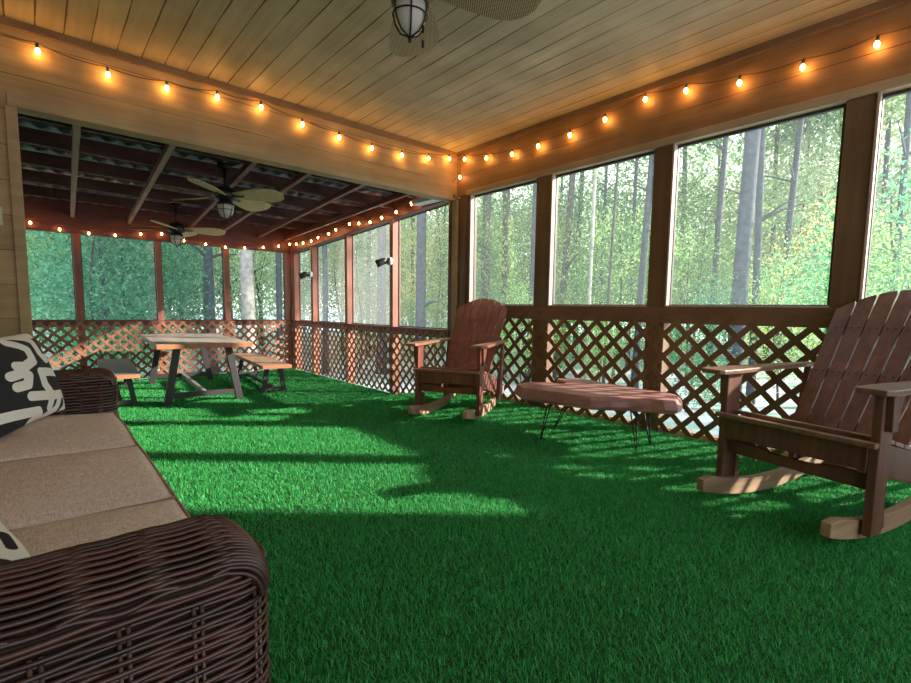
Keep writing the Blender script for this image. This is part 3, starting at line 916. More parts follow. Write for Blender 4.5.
def weave_arm(y_out, y_in, ztop, detail, SX1):
    """rounded wicker arm between the planes y_out and y_in; strands run front to back and wrap round the front end"""
    sg = 1 if y_in > y_out else -1
    r = 0.055
    core = MB()
    # core
    pl = []
    for k in range(7):
        a = pi / 2 * k / 6
        pl.append((SX1 - r + r * sin(a) - 0.006, y_out + sg * (r - r * cos(a)) + sg * 0.006))
    for k in range(7):
        a = pi / 2 * k / 6
        pl.append((SX1 - r + r * cos(a) - 0.006, y_in - sg * (r - r * sin(a)) - sg * 0.006))
    pl += [(SX0, y_in - sg * 0.006), (SX0, y_out + sg * 0.006)]
    core.prism(pl, lambda a, c: Vector((a, c, 0.03)) - SO, lambda a, c: Vector((a, c, ztop - 0.008)) - SO)
    arm = core.build('armrest', M['wicker_core'], sofa, bevel=0.03, seg=3)
    sp = 0.085
    step = 0.0084 if detail else 0.017
    rad = 0.0042 if detail else 0.0085
    mb = MB()
    ds = 0.012 if detail else 0.02
    # side rows
    rows = int((ztop - 0.052) / step)
    # plan path: back -> front along outside, round the end, back along the inside
    path = []
    L1 = (SX1 - r) - SX0
    Lc = pi / 2 * r
    W = abs(y_in - y_out) - 2 * r
    tot = L1 * 2 + Lc * 2 + W
    def plan(s):
        if s < L1: return (SX0 + s, y_out), (0, -sg)
        s -= L1
        if s < Lc:
            a = s / r; return (SX1 - r + r * sin(a), y_out + sg * (r - r * cos(a))), (sin(a), -sg * cos(a))
        s -= Lc
        if s < W: return (SX1, y_out + sg * (r + s)), (1, 0)
        s -= W
        if s < Lc:
            a = s / r; return (SX1 - r + r * cos(a), y_in - sg * (r - r * sin(a))), (cos(a), sg * sin(a))
        s -= Lc
        return (SX1 - r - s, y_in), (0, sg)
    ns = int(tot / ds)
    for i in range(rows):
        z = 0.03 + i * step
        pts = []
        for k in range(ns + 1):
            s_ = tot * k / ns
            (x, y), (nx, ny) = plan(s_)
            w = 0.0034 * sin(pi * s_ / sp + pi * i) + 0.0012 * sin(s_ * 31 + i * 1.7)
            zz = z + 0.0016 * sin(s_ * 9 + i * 0.6)
            pts.append(Vector((x + nx * w, y + ny * w, zz)) - SO)
        mb.tube(pts, rad, 5, caps=False)
    # top rows, running back to front and turning down over the front end
    y0, y1 = (y_out, y_in)
    nt = int(abs(y1 - y0) / step) + 5
    rr = 0.05
    for i in range(nt):
        f = (i + 0.5) / nt
        # cross profile: a low crown with rounded shoulders
        a = pi * f
        yy = (y0 + y1) / 2 - sg * cos(a) * abs(y1 - y0) / 2 * (0.93 + 0.07 * abs(cos(a)))
        crown = min(1.0, sin(a) ** 0.35)
        zc = ztop - 0.04 + 0.04 * crown
        xend = SX1 - 0.03 * (1 - crown)
        pts = []
        LL = (xend - rr) - SX0
        nn = int(LL / ds)
        for k in range(nn + 1):
            s_ = LL * k / nn
            w = 0.0036 * sin(pi * s_ / sp + pi * i) + 0.0022 * cos(2 * pi * s_ / sp)
            pts.append(Vector((SX0 + s_, yy, zc + w)) - SO)
        for k in range(1, 9):
            b_ = pi / 2 * k / 8
            pts.append(Vector((xend - rr + rr * sin(b_), yy, zc - rr + rr * cos(b_))) - SO)
        mb.tube(pts, rad, 5, caps=False)
    mb.build('woven_strand', M['wicker'], arm, fix=False)
    # upright spokes showing between the strands
    mb = MB()
    s_ = sp / 2
    while s_ < tot:
        (x, y), (nx, ny) = plan(s_)
        for o_ in (-0.005, 0.005):
            (x2, y2), _ = plan(min(tot, max(0, s_ + o_)))
            mb.tube([Vector((x2 + nx * 0.0, y2 + ny * 0.0, 0.03)) - SO, Vector((x2, y2, ztop - 0.05)) - SO], rad * 0.8, 5)
        s_ += sp
    mb.build('spoke', M['wicker'], arm, fix=False)
    return arm
weave_arm(-4.035, -3.83, 0.688, True, -3.80)
weave_arm(-1.08, -1.385, 0.665, False, -3.735)

# base, front apron weave and back
mb = MB(); mb.box((SX0, -3.82, 0.05), (SX1 - 0.03, -1.395, 0.30), Matrix.Translation(-SO)); base = mb.build('base', M['wicker_core'], sofa, bevel=0.01)
mb = MB()
for i in range(24):
    z = 0.045 + i * 0.0108
    mb.tube([Vector((SX1 - 0.026 + 0.004 * sin(pi * k * 0.25 + pi * i), -3.82 + 2.42 * k / 110, z)) - SO for k in range(111)], 0.0056, 5, caps=False)
mb.build('woven_strand', M['wicker'], base, fix=False)
mb = MB()
for i in range(60):
    z = 0.05 + i * 0.0145
    mb.tube([Vector((SX0 - 0.03 + 0.16 * max(0, (0.92 - z)) + 0.004 * sin(pi * k * 0.25 + pi * i), -4.1 + 3.0 * k / 80, z)) - SO for k in range(81)], 0.008, 5, caps=False)
bk = mb.build('backrest', M['wicker'], sofa, fix=False)
# seat cushions: puffed slabs with piping
def puff(x0, x1, y0, y1, z0, z1, crown=0.03, n=26, seed=0):
    mb = MB(); vs = []; fs = []
    def shp(t): return 1 - abs(2 * t - 1) ** 3.2
    for side in (1, -1):
        b = len(vs)
        for i in range(n + 1):
            for j in range(n + 1):
                u, w = i / n, j / n
                k = shp(u) * shp(w)
                e = min(1.0, (min(u, 1 - u) * 12)) * 0.5 + 0.5
                e2 = min(1.0, (min(w, 1 - w) * 12)) * 0.5 + 0.5
                zc = (z0 + z1) / 2
                hz = (z1 - z0) / 2 * (0.72 + 0.28 * sqrt(max(0, k))) + (crown * k if side > 0 else 0)
                x = x0 + (x1 - x0) * u; y = y0 + (y1 - y0) * w
                # rounded corners
                z = zc + side * hz + (0.006 * sin(u * 7 + seed) * sin(w * 6 + seed * 2) if side > 0 else 0)
                vs.append(Vector((x, y, z)) - SO)
        for i in range(n):
            for j in range(n):
                a = b + i * (n + 1) + j
                q = (a, a + n + 1, a + n + 2, a + 1)
                fs.append(q if side > 0 else q[::-1])
    m_ = (n + 1) ** 2
    rim = [i * (n + 1) for i in range(n + 1)] + [n * (n + 1) + j for j in range(1, n + 1)] + [i * (n + 1) + n for i in range(n - 1, -1, -1)] + [j for j in range(n - 1, 0, -1)]
    for k in range(len(rim)):
        a, c = rim[k], rim[(k + 1) % len(rim)]
        fs.append((a, a + m_, c + m_, c))
    mb.add(vs, fs, True)
    top_rim = [vs[i] for i in rim]
    return mb, top_rim
CY = [(-3.825, -3.045), (-3.035, -2.285), (-2.275, -1.395)]
for i, (a, c) in enumerate(CY):
    mb, rim = puff(-4.68, -3.755, a, c, 0.30, 0.465, 0.018, seed=i * 2.1)
    cu = mb.build('seat_cushion', M['fabric'], sofa)
    mb = MB(); mb.tube([p + Vector((0, 0, -0.002)) for p in rim] + [rim[0] + Vector((0, 0, -0.002))], 0.0065, 6, caps=False)
    mb.build('piping', M['piping'], cu, fix=False)
for i, (a, c) in enumerate(CY):
    mb, rim = puff(-4.78, -4.56, a + 0.01, c - 0.01, 0.48, 0.90, 0.0, seed=i)
    mb.build('back_cushion', M['fabric'], sofa)

# ------------------------------------------------------------------ throw pillows
def seg_d(px, py, a, c):
    ax, ay = a; bx_, by_ = c
    dx, dy = bx_ - ax, by_ - ay
    L2 = dx * dx + dy * dy + 1e-9
    t = np.clip(((px - ax) * dx + (py - ay) * dy) / L2, 0, 1)
    return np.hypot(px - ax - t * dx, py - ay - t * dy)

def pillow(name_label, origin, U, V, size, strokes, half, n=110, thick=0.085, invert=False, corner=0.06):
    """square pillow: origin = its lower corner, U along its bottom edge, V up its side; strokes in the unit square"""
    U = Vector(U).normalized(); V = Vector(V); V = (V - U * V.dot(U)).normalized(); Nn = U.cross(V)
    root_loc = Vector(origin)
    vs = []; fs = []; att = []
    g = np.linspace(0, 1, n + 1)
    uu, ww = np.meshgrid(g, g, indexing='ij')
    d = np.full(uu.shape, 9.0)
    for st in strokes:
        for a, c in zip(st[:-1], st[1:]):
            d = np.minimum(d, seg_d(uu, ww, a, c))
    val = np.clip(0.5 + (half - d) / 0.02, 0, 1)
    if invert: val = 1 - val
    for side in (1, -1):
        for i in range(n + 1):
            for j in range(n + 1):
                u, w = g[i], g[j]
                a, c = 2 * u - 1, 2 * w - 1
                k = max(0.0, (1 - a * a) * (1 - c * c))
                pin = 1 - 0.06 * (1 - abs(a * c)) * (abs(a) ** 4 + abs(c) ** 4) - (corner - 0.06) * (abs(a * c)) ** 3
                t = thick * (k ** 0.42) + 0.004
                p = U * (size[0] * (0.5 + a * pin / 2)) + V * (size[1] * (0.5 + c * pin / 2)) + Nn * (side * t)
                vs.append(p); att.append(val[i, j])
    m_ = (n + 1) ** 2
    for s_ in (0, 1):
        for i in range(n):
            for j in range(n):
                a = s_ * m_ + i * (n + 1) + j
                q = (a, a + n + 1, a + n + 2, a + 1)
                fs.append(q if s_ == 0 else q[::-1])
    rim = [i * (n + 1) for i in range(n + 1)] + [n * (n + 1) + j for j in range(1, n + 1)] + [i * (n + 1) + n for i in range(n - 1, -1, -1)] + [j for j in range(n - 1, 0, -1)]
    for k in range(len(rim)):
        a, c = rim[k], rim[(k + 1) % len(rim)]
        fs.append((a, a + m_, c + m_, c))
    mb = MB(); mb.add(vs, fs, True)
    o = mb.build('throw_pillow', M['pillow'], loc=root_loc)
    at = o.data.attributes.new('weave_pattern', 'FLOAT', 'POINT')
    at.data.foreach_set('value', np.array(att, dtype=np.float32))
    tag(o, name_label, 'pillow')
    return o
ST1 = [[(0.478, 0.99), (0.596, 0.97), (0.716, 0.937), (0.803, 0.876), (0.766, 0.721), (0.797, 0.641), (0.906, 0.666)], [(0.43, 0.899), (0.53, 0.848), (0.609, 0.787), (0.579, 0.649), (0.443, 0.606), (0.347, 0.625)], [(0.24, 0.536), (0.366, 0.544), (0.43, 0.51), (0.372, 0.416), (0.258, 0.418)], [(0.963, 0.454), (0.608, 0.51), (0.589, 0.369), (0.656, 0.245)], [(0.368, 0.29), (0.656, 0.224), (0.977, 0.186), (0.937, 0.024), (0.887, -0.005)], [(0.656, 0.224), (0.603, 0.112)], [(0.82, 0.197), (0.728, 0.048), (0.52, -0.007)], [(0.048, 0.17), (0.158, 0.157), (0.417, 0.113), (0.453, 0.049), (0.341, 0.02)], [(0.73, 0.963), (0.907, 0.968)]]
pillow('black and white patterned throw pillow leaning at the far arm of the sofa', (-4.217, -2.044, 0.485), (0.367, 0.93, 0), (-0.288, 0.113, 0.951), (0.66, 0.435), ST1, 0.05)
ST2 = [[(0.935, 0.36), (0.932, 0.25)], [(0.84, 0.17), (0.885, 0.14)], [(0.72, 0.46), (0.76, 0.34)], [(0.7, 0.8), (0.55, 0.6), (0.3, 0.65)], [(0.6, 0.2), (0.4, 0.35), (0.15, 0.2)], [(0.1, 0.9), (0.35, 0.85)]]
pillow('black and white patterned throw pillow at the wicker arm closest to the camera', (-4.466, -3.80, 0.545), (0.95, 0.31, 0.0), (-0.29, 0.91, 0.22), (0.44, 0.42), ST2, 0.024, thick=0.07, invert=True, corner=0.16)

# ------------------------------------------------------------------ ceiling fans
def blade_mesh(L, w, kind, mb):
    n = 18
    pl = []
    for k in range(n + 1):
        t = k / n
        r = 0.13 + (L - 0.13) * t
        hw = w * (0.42 + 0.58 * sin(pi * min(1, t * 1.25) / 2)) * sqrt(max(0.0, 1 - max(0, (t - 0.62) / 0.38) ** 2.2))
        pl.append((r, hw))
    pts = [(r, -h) for r, h in pl] + [(r, h) for r, h in reversed(pl[:-1])]
    pitch = radians(-15)
    f0 = lambda r, y: (r, y * cos(pitch), y * sin(pitch) - 0.10 * (y / w) ** 2 * 0.12)
    f1 = lambda r, y: (r, y * cos(pitch), y * sin(pitch) - 0.10 * (y / w) ** 2 * 0.12 + 0.009)
    mb.prism(pts, f0, f1)

def make_fan(label, loc, angs, blade_mat, drop_top, L=0.72, w=0.135, lz=-0.05, mr=1.0):
    """loc = the point at the blade plane on the fan axis; drop_top = height of the mount above it"""
    root = thing('ceiling_fan', label, 'ceiling fan', loc)
    mb = MB(); mb.lathe([(0.0, drop_top), (0.075, drop_top), (0.07, drop_top - 0.03), (0.03, drop_top - 0.06), (0.0, drop_top - 0.06)], 20); mb.build('canopy', M['bronze'], root)
    mb = MB(); mb.tube([(0, 0, drop_top - 0.05), (0, 0, 0.09)], 0.013, 10); mb.build('downrod', M['bronze'], root)
    mb = MB(); mb.lathe([(0.0, 0.115), (0.05 * mr, 0.112), (0.115 * mr, 0.075), (0.125 * mr, 0.02), (0.12 * mr, -0.03), (0.07, lz), (0.0, lz)], 24); mb.build('motor_housing', M['bronze'], root)
    for a in angs:
        e = bpy.data.objects
        mb = MB(); blade_mesh(L, w, 0, mb)
        bl = mb.build('blade', blade_mat, root)
        bl.rotation_euler = (0, 0, radians(a))
        mb = MB()
        mb.bar((0.09, -0.02, -0.018), (0.19, -0.035, -0.014), 0.022, 0.012); mb.bar((0.09, 0.02, -0.018), (0.19, 0.035, 0.0), 0.022, 0.012); mb.bar((0.07, 0, -0.02), (0.24, 0, -0.012), 0.026, 0.012)
        mb.build('blade_bracket', M['bronze'], bl)
    # lantern light: fitter, ribbed glass, cage, finial, pull chains
    mb = MB(); mb.lathe([(0.0, lz), (0.06, lz), (0.095, lz - 0.03), (0.098, lz - 0.05), (0.0, lz - 0.05)], 24); mb.build('light_fitter', M['bronze'], root)
    mb = MB(); mb.lathe([(0.0, lz - 0.05), (0.085, lz - 0.05), (0.086, lz - 0.09), (0.075, lz - 0.14), (0.05, lz - 0.18), (0.02, lz - 0.20), (0.0, lz - 0.20)], 24); gl = mb.build('lantern_glass', M['lantern'], root)
    mb = MB()
    for k in range(6):
        a = 2 * pi * k / 6
        prof = [(0.092, lz - 0.05), (0.093, lz - 0.09), (0.082, lz - 0.14), (0.055, lz - 0.185), (0.0, lz - 0.212)]
        mb.tube([(r * cos(a), r * sin(a), z) for r, z in prof], 0.0045, 6)
    mb.tube([(0.09 * cos(a), 0.09 * sin(a), lz - 0.105) for a in [2 * pi * k / 24 for k in range(25)]], 0.004, 6)
    mb.build('lantern_cage', M['bronze'], root, fix=False)
    mb = MB(); mb.lathe([(0.0, lz - 0.205), (0.011, lz - 0.21), (0.008, lz - 0.235), (0.0, lz - 0.24)], 12); mb.build('finial', M['bronze'], root)
    for k, (dx, dy, l_) in enumerate(((0.07, -0.02, 0.21), (0.03, -0.075, 0.17))):
        mb = MB()
        mb.tube([(dx, dy, lz), (dx, dy, lz - l_)], 0.0016, 5); mb.tube([(dx, dy, lz - l_), (dx, dy, lz - l_ - 0.035)], 0.0075, 8)
        mb.build('pull_chain', M['black_metal'], root, fix=False)
    return root
make_fan('bronze ceiling fan with woven rattan blades on the cream board ceiling', (-2.52, -2.56, 2.735), [52, -35, 142, 232], M['rattan'], 0.275, 0.72, 0.165, -0.055, 1.2)
make_fan('palm bladed ceiling fan below the rafters, the one closer to the wide opening', (-2.36, 1.36, 2.32), [-52, 33, 122, 233], M['palm'], 0.36, 0.73, 0.15)
make_fan('palm bladed ceiling fan below the rafters, the one closer to the far end', (-2.33, 4.15, 2.26), [-30, 62, 150, 240], M['palm'], 0.40, 0.73, 0.15)

# ------------------------------------------------------------------ string lights
def bulb_parts(p, root, off, mat, s=1.0):
    mb = MB(); mb.lathe([(0.0, 0.0), (0.011 * s, -0.002), (0.013 * s, -0.02 * s), (0.012 * s, -0.042 * s), (0.0, -0.043 * s)], 10, (0, 0, 0))
    so = mb.build('socket', M['black_plastic'], root, loc=Vector(p) - off)
    mb = MB(); mb.lathe([(0.004 * s, -0.043 * s), (0.010 * s, -0.047 * s), (0.018 * s, -0.062 * s), (0.0195 * s, -0.074 * s), (0.0155 * s, -0.088 * s), (0.007 * s, -0.097 * s), (0.001, -0.0985 * s)], 10, (0, 0, 0))
    bl = mb.build('bulb', mat, root, loc=Vector(p) - off)
    return so, bl

def string(label, pts, mat, ext=(), s=1.0):
    """pts: bulb centres; the cord runs just above them"""
    root = thing('string_light', label, 'string light', pts[0])
    off = Vector(pts[0])
    path = []
    tops = [Vector(p) + Vector((0, 0, 0.07 * s)) for p in pts]
    for i in range(len(tops) - 1):
        a, c = tops[i], tops[i + 1]
        for k in range(6):
            t = k / 6
            p = a.lerp(c, t); p.z -= 0.022 * 4 * t * (1 - t) * min(1, (c - a).length / 0.4)
            path.append(p - off)
    path.append(tops[-1] - off)
    path = [Vector(e) - off for e in ext] + path
    mb = MB(); mb.tube(path, 0.0042 * s, 6); mb.build('cord', M['cord'], root, fix=False)
    first = None
    for t in tops:
        if first is None:
            first = bulb_parts(t, root, off, mat, s)
        else:
            for src in first:
                c = src.copy(); COL.objects.link(c); c.location = t - off
    return root
bh = [(-4.36, 2.87), (-3.96, 2.83), (-3.56, 2.80), (-3.17, 2.82), (-2.79, 2.86), (-2.42, 2.88), (-2.03, 2.83), (-1.64, 2.80), (-1.26, 2.78), (-0.87, 2.79), (-0.49, 2.84), (-0.17, 2.90)]
string('warm string light draped along the cream header wall above the opening', [(x, -0.05, z) for x, z in bh], M['bulb'], [(-4.85, -0.05, 2.92)], 0.8)
br = [(-0.2, 2.89), (-0.58, 2.82), (-0.99, 2.77), (-1.36, 2.77), (-1.76, 2.78), (-2.15, 2.82), (-2.54, 2.88), (-2.89, 2.84), (-3.29, 2.77), (-3.69, 2.74), (-4.08, 2.74), (-4.48, 2.76), (-4.88, 2.82), (-5.28, 2.86)]
string('warm string light draped along the brown wall above the large windows', [(-0.05, y, z) for y, z in br], M['bulb'], [(-0.05, -0.05, 2.97)], 0.8)
fs_ = [(0.54, 2.62), (0.85, 2.51), (1.23, 2.45), (1.62, 2.42), (1.96, 2.40), (2.31, 2.42), (2.62, 2.45), (3.11, 2.41), (3.39, 2.37), (3.83, 2.35), (4.13, 2.31), (4.50, 2.31), (4.83, 2.32), (5.17, 2.35)]
fe = [(-0.3, 2.30), (-0.61, 2.24), (-0.96, 2.20), (-1.31, 2.18), (-1.65, 2.20), (-2.01, 2.23), (-2.35, 2.31), (-2.66, 2.27), (-3.02, 2.21), (-3.37, 2.20), (-3.73, 2.22), (-4.07, 2.28), (-4.45, 2.33)]
far_pts = [(-0.055, -0.12, 2.69), (-0.07, 0.035, 2.58), (-0.09, 0.21, 2.475), (-0.10, 0.54, 2.53)] + [(-0.10, y, min(z, 2.52)) for y, z in fs_[1:]] + [(x, D - 0.10, z) for x, z in fe]
string('orange string light dropping from the corner and running round the lower porch beams', far_pts, M['bulb_far'], [(-0.05, -0.14, 2.95)], 0.8)

# ------------------------------------------------------------------ floodlights, switch
def flood(label, loc):
    root = thing('floodlight', label, 'floodlight', loc)
    mb = MB(); mb.tube([(0, 0, 0), (-0.05, 0.0, 0)], 0.062, 16); mb.build('mount', M['white_plastic'], root, bevel=0.01)
    mb = MB(); mb.tube([(-0.04, 0, -0.01), (-0.10, 0.03, -0.03)], 0.02, 8); mb.build('swivel_arm', M['black_plastic'], root)
    mb = MB(); d = Vector((-0.75, 0.45, -0.42)).normalized(); p = Vector((-0.075, 0.02, 0.02))
    mb.tube([p, p + d * 0.03, p + d * 0.11, p + d * 0.16], [0.03, 0.05, 0.056, 0.062], 14); mb.build('lamp_head', M['black_plastic'], root)
flood('black and white floodlight on the red post closer to the wide opening', (-0.001, 1.515, 1.77))
flood('black and white floodlight on the red post closer to the far corner', (-0.001, 4.355, 1.70))
root = thing('light_switch', 'almond light switch plate on the pier beside the opening', 'switch', (-4.245, -0.001, 1.66))
mb = MB(); mb.box((-0.04, -0.008, -0.065), (0.04, 0.0, 0.065)); mb.build('wall_plate', M['switch'], root, bevel=0.003)
mb = MB(); mb.box((-0.008, -0.016, -0.014), (0.008, -0.007, 0.014)); mb.build('toggle', M['white_plastic'], root, bevel=0.002)

# ------------------------------------------------------------------ woods
def leaf_cloud(mb_seed, n, cx, cy, cz, rx, ry, rz, size, clusters=26):
    r = np.random.default_rng(mb_seed)
    # leaves gather in clusters inside an ellipsoid
    cc = r.normal(0, 1, (clusters, 3)); cc /= np.linalg.norm(cc, axis=1)[:, None]
    cc *= r.uniform(0.25, 1.0, (clusters, 1)) ** 0.5
    idx = r.integers(0, clusters, n)
    p = cc[idx] + r.normal(0, 0.17, (n, 3))
    p = p * np.array([rx, ry, rz]) + np.array([cx, cy, cz])
    a = r.normal(0, 1, (n, 3)); a /= np.linalg.norm(a, axis=1)[:, None]
    b_ = r.normal(0, 1, (n, 3)); b_ -= (b_ * a).sum(1)[:, None] * a; b_ /= np.linalg.norm(b_, axis=1)[:, None]
    s = size * r.uniform(0.6, 1.4, (n, 1))
    q = np.stack([p - a * s, p + b_ * s * 0.45, p + a * s, p - b_ * s * 0.45], 1).reshape(-1, 3)
    return q

def quad_mesh(name, q, mat):
    nv = len(q); nf = nv // 4
    me = bpy.data.meshes.new(name)
    me.vertices.add(nv); me.vertices.foreach_set('co', q.astype(np.float32).ravel())
    me.loops.add(nv); me.loops.foreach_set('vertex_index', np.arange(nv, dtype=np.int32))
    me.polygons.add(nf); me.polygons.foreach_set('loop_start', np.arange(0, nv, 4, dtype=np.int32)); me.polygons.foreach_set('loop_total', np.full(nf, 4, dtype=np.int32))
    me.update(calc_edges=True)
    me.materials.append(mat)
    return me

def trunk_mb(h, r0, r1, lean=(0, 0), wob=0.06, seed=0, branches=0):
    r = random.Random(seed)
    mb = MB(); pts = []; rs = []
    n = 9
    for k in range(n + 1):
        t = k / n
        pts.append((lean[0] * t * h + wob * sin(t * 5 + seed), lean[1] * t * h + wob * cos(t * 4.2 + seed * 2), t * h))
        rs.append(r0 * (1.25 if k == 0 else 1) + (r1 - r0) * t)
    mb.tube(pts, rs, 10)
    for k in range(branches):
        t = r.uniform(0.3, 0.95); b = Vector(pts[int(t * n)]); a = r.uniform(0, 2 * pi); L = r.uniform(0.5, 1.2)
        d = Vector((cos(a), sin(a), r.uniform(0.2, 0.7)))
        mb.tube([b, b + d * L * 0.5 + Vector((0, 0, 0.05)), b + d * L], [rs[int(t * n)] * 0.45, rs[int(t * n)] * 0.3, 0.008], 6)
    return mb

def bearing(px, dist, extra=0.0):
    """a spot in the woods seen past the given window column, DIST metres from the sofa end of the porch"""
    a = radians(41.63) + math.atan((px - 464.4) / 481.5)
    return CAM[0] + sin(a) * dist, CAM[1] + cos(a) * dist

def big_tree(label, px, dist, r0, bark, leanx=0.0, group=None, foliage='leaf', ivy=False, h=9.0):
    x, y = bearing(px, dist)
    root = thing('tree', label, 'tree', (x, y, zg(x, y) - 0.05), 0, group)
    a = radians(41.63) + math.atan((px - 464.4) / 481.5)
    trunk_mb(h, r0, r0 * 0.72, (cos(a) * leanx, -sin(a) * leanx), 0.02, int(px), 3).build('trunk', M[bark], root)
    me = quad_mesh('crown', leaf_cloud(int(px) + 5, 3600, 0, 0, h * 0.93, 2.4, 2.4, 1.8, 0.08), M[foliage])
    o = bpy.data.objects.new('crown', me); COL.objects.link(o); o.parent = root
    if ivy:
        q = leaf_cloud(int(px) + 9, 2600, 0, 0, 2.3, r0 * 1.9 + 0.12, r0 * 1.9 + 0.12, 2.5, 0.05, 90)
        o = bpy.data.objects.new('ivy', quad_mesh('ivy', q, M['leaf'])); COL.objects.link(o); o.parent = root
    return root
big_tree('big grey trunk standing in the middle of the third large window', 738, 10.5, 0.155, 'bark', 0.005)
big_tree('thinner grey trunk close behind the big trunk in the third large window', 755, 12.2, 0.085, 'bark', -0.02)
big_tree('leaning grey trunk at the post side edge of the third large window', 824, 12.5, 0.13, 'bark', 0.06)
big_tree('crooked dark ivy trunk at the corner side of the second large window', 557, 12.5, 0.09, 'bark_dark', 0.045, ivy=True)
big_tree('slim pale trunk in the middle of the second large window', 588, 13.0, 0.05, 'bark_pale', 0.0)
big_tree('very thin dark trunk right of middle in the second large window', 606, 12.5, 0.035, 'bark_dark', 0.02)
big_tree('grey brown trunk near the far edge of the second large window', 637, 13.0, 0.095, 'bark', 0.03)
big_tree('ivy covered trunk nearest the corner in the first large window', 484, 12.5, 0.12, 'bark_dark', 0.0, ivy=True)
big_tree('second ivy covered trunk in the first large window', 503, 13.5, 0.11, 'bark_dark', 0.0, ivy=True)
big_tree('brown trunk against the post edge of the first large window', 529, 13.0, 0.11, 'bark', 0.02)
big_tree('tall grey trunk seen through the screen beside the wide opening', 420, 13.0, 0.15, 'bark', 0.0)
big_tree('hazy grey trunk behind the floodlight screen', 381, 14.0, 0.14, 'bark', 0.0)
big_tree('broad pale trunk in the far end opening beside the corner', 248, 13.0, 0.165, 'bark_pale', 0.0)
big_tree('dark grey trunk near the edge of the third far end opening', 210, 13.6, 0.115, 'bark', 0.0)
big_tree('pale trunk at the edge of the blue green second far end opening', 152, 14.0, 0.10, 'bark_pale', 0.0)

# background trunks: many thin ones, alike
G = 'slim woodland trunks beyond the screens'
proto = thing('tree', 'slim woodland tree among many alike beyond the porch screens', 'tree', (20, 20, -0.8), 0, G)
trunk_mb(13, 0.085, 0.055, (0.008, 0.0), 0.06, 3, 3).build('trunk', M['bark'], proto)
o = bpy.data.objects.new('crown', quad_mesh('crown', leaf_cloud(77, 4200, 0, 0, 11.8, 2.2, 2.2, 2.6, 0.10), M['leaf'])); COL.objects.link(o); o.parent = proto
first = True
for k in range(52):
    px = -40 + 1000 * (k + random.random()) / 52; dist = random.uniform(13, 26)
    x, y = bearing(px, dist)
    if first:
        proto.location = (x, y, zg(x, y) - 0.1); first = False
    else:
        s = random.uniform(0.6, 1.3)
        dup(proto, (x, y, zg(x, y) - 0.1), random.uniform(0, 6.28), scale=(s, s, random.uniform(0.9, 1.2)))

# understory: leafy young trees of three kinds
def young(label, mat, seed, group, n=9500, size=0.038):
    root = thing('young_tree', label, 'young tree', (20, 20, -0.8), 0, group)
    trunk_mb(3.6, 0.035, 0.012, (0.02, 0.01), 0.1, seed, 5).build('stem', M['bark_dark'], root)
    q = leaf_cloud(seed, n, 0, 0, 2.5, 1.45, 1.45, 2.1, size, 34)
    o = bpy.data.objects.new('foliage', quad_mesh('foliage', q, M[mat])); COL.objects.link(o); o.parent = root
    return root
KG = young('light green young tree in the understory beyond the screens', 'leaf', 11, 'light green understory trees')
KB = young('cool blue green young tree in the understory beyond the screens', 'leaf_blue', 12, 'blue green understory trees')
KY = young('yellowing young tree in the understory beyond the screens', 'leaf_yellow', 13, 'yellowing understory trees', 6000)
KP = young('young tree with haze and sunlight painted into its leaves deep in the woods beyond the screens', 'leaf_pale', 14, 'understory trees with painted haze', 6500, 0.042)
used = set()
def plant(kind, px, dist, s=1.0, sz=None, lift=0.0):
    x, y = bearing(px, dist)
    z = zg(x, y) - 0.1 + lift
    sc = (s, s, sz if sz else s)
    if kind.name not in used:
        used.add(kind.name); kind.location = (x, y, z); kind.scale = sc
    else:
        dup(kind, (x, y, z), random.uniform(0, 6.28), scale=sc)
spots = []
random.seed(21)
# the wood's edge, several rows deep
for row, (d0, d1, cnt) in enumerate(((14.5, 18, 17), (19, 25, 30), (26, 36, 44))):
    for k in range(cnt):
        px = -40 + 1040 * (k + random.random()) / cnt
        if row == 0 and (200 < px < 300 or 715 < px < 770): continue
        dist = random.uniform(d0, d1)
        a = radians(41.63) + math.atan((px - 464.4) / 481.5)
        # keep clear of the porch itself
        x, y = bearing(px, dist)
        if x < 2.2 and y < D + 2.2: dist += 5
        u = random.random()
        kind = KG if u < 0.56 else (KB if u < 0.84 else KY)
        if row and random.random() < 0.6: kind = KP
        if 78 < px < 158 and row < 2: kind = KB
        elif px < 300 and kind is KB: kind = KG
        if px > 850 and row < 2: continue
        s = random.uniform(0.8, 1.2) * (1.1 + row * 0.45)
        plant(kind, px, dist, s, s * random.uniform(0.9, 1.25))
# a few bushes close outside the window wall
for px, dist, s, kind in ((925, 9.5, 0.8, KG), (690, 9.5, 0.55, KB), (885, 10.5, 1.1, KB), (100, 13.2, 1.2, KB), (128, 13.8, 1.2, KB), (520, 12, 0.6, KG), (600, 12.5, 0.5, KG), (420, 14, 0.6, KG), (780, 13, 0.8, KG)):
    plant(kind, px, dist, s)

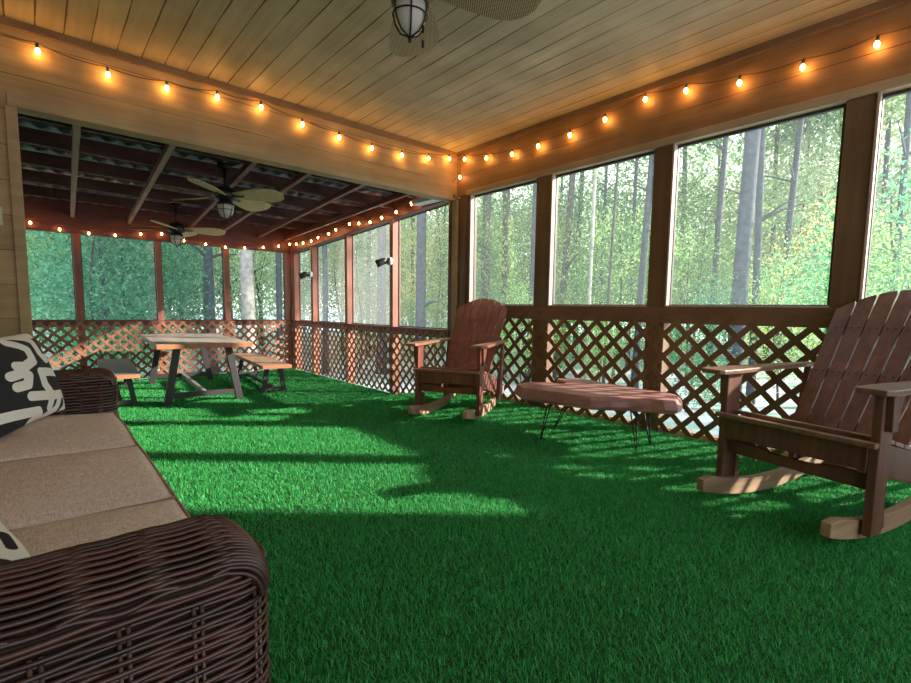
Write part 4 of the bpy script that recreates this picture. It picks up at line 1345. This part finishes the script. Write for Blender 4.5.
# ------------------------------------------------------------------ light
w = bpy.data.worlds.new('daylight'); scn.world = w; w.use_nodes = True
nt = w.node_tree
for n_ in list(nt.nodes): nt.nodes.remove(n_)
wo = nt.nodes.new('ShaderNodeOutputWorld'); bg = nt.nodes.new('ShaderNodeBackground')
tc = nt.nodes.new('ShaderNodeTexCoord'); sp = nt.nodes.new('ShaderNodeSeparateXYZ')
nt.links.new(tc.outputs['Generated'], sp.inputs[0])
rp = nt.nodes.new('ShaderNodeValToRGB')
rp.color_ramp.elements[0].position = 0.0; rp.color_ramp.elements[0].color = (0.95, 1.0, 0.92, 1)
rp.color_ramp.elements[1].position = 0.6; rp.color_ramp.elements[1].color = (0.70, 0.84, 1.0, 1)
nt.links.new(sp.outputs['Z'], rp.inputs[0]); nt.links.new(rp.outputs[0], bg.inputs[0])
bg.inputs[1].default_value = 3.5
nt.links.new(bg.outputs[0], wo.inputs[0])

sun = bpy.data.lights.new('sun', 'SUN'); sun.energy = 14.0; sun.angle = radians(1.2); sun.color = (1.0, 0.90, 0.74)
so = bpy.data.objects.new('sun', sun); COL.objects.link(so)
dirv = Vector((-0.75, 0.66, -math.tan(radians(22)))).normalized()
so.rotation_euler = dirv.to_track_quat('-Z', 'Y').to_euler()

# added fill lamp behind the camera to brighten the porch; that side is walled
al = bpy.data.lights.new('fill_behind_camera', 'AREA'); al.shape = 'RECTANGLE'; al.size = 4.6; al.size_y = 2.4; al.energy = 70; al.color = (0.92, 0.97, 1.0)
ao = bpy.data.objects.new('fill_behind_camera', al); COL.objects.link(ao)
ao.location = (-2.5, -6.9, 1.6); ao.rotation_euler = (radians(90), 0, 0)

# ------------------------------------------------------------------ camera
cam = bpy.data.cameras.new('camera'); co = bpy.data.objects.new('camera', cam); COL.objects.link(co)
co.location = CAM
th, p, r = radians(41.6282), radians(5.426), radians(0.8746)
R = Vector((cos(th), -sin(th), 0)); F = Vector((sin(th) * cos(p), cos(th) * cos(p), -sin(p))); U = R.cross(F)
R2 = R * cos(r) + U * sin(r); U2 = U * cos(r) - R * sin(r)
co.rotation_euler = Matrix((R2, U2, -F)).transposed().to_euler()
cam.sensor_width = 36; cam.lens = 479.341 / 911 * 36
cam.shift_x = -(464.4455 - 455.5) / 911; cam.shift_y = (355.8053 - 341.5) / 911
cam.clip_start = 0.02; cam.clip_end = 300
scn.camera = co
scn.view_settings.view_transform = 'Standard'
scn.view_settings.look = 'None'
scn.view_settings.exposure = 0.0
scn.view_settings.gamma = 1.1
scn.cycles.max_bounces = 8
scn.cycles.transparent_max_bounces = 16
scn.cycles.use_denoising = True
scn.cycles.sample_clamp_indirect = 6.0
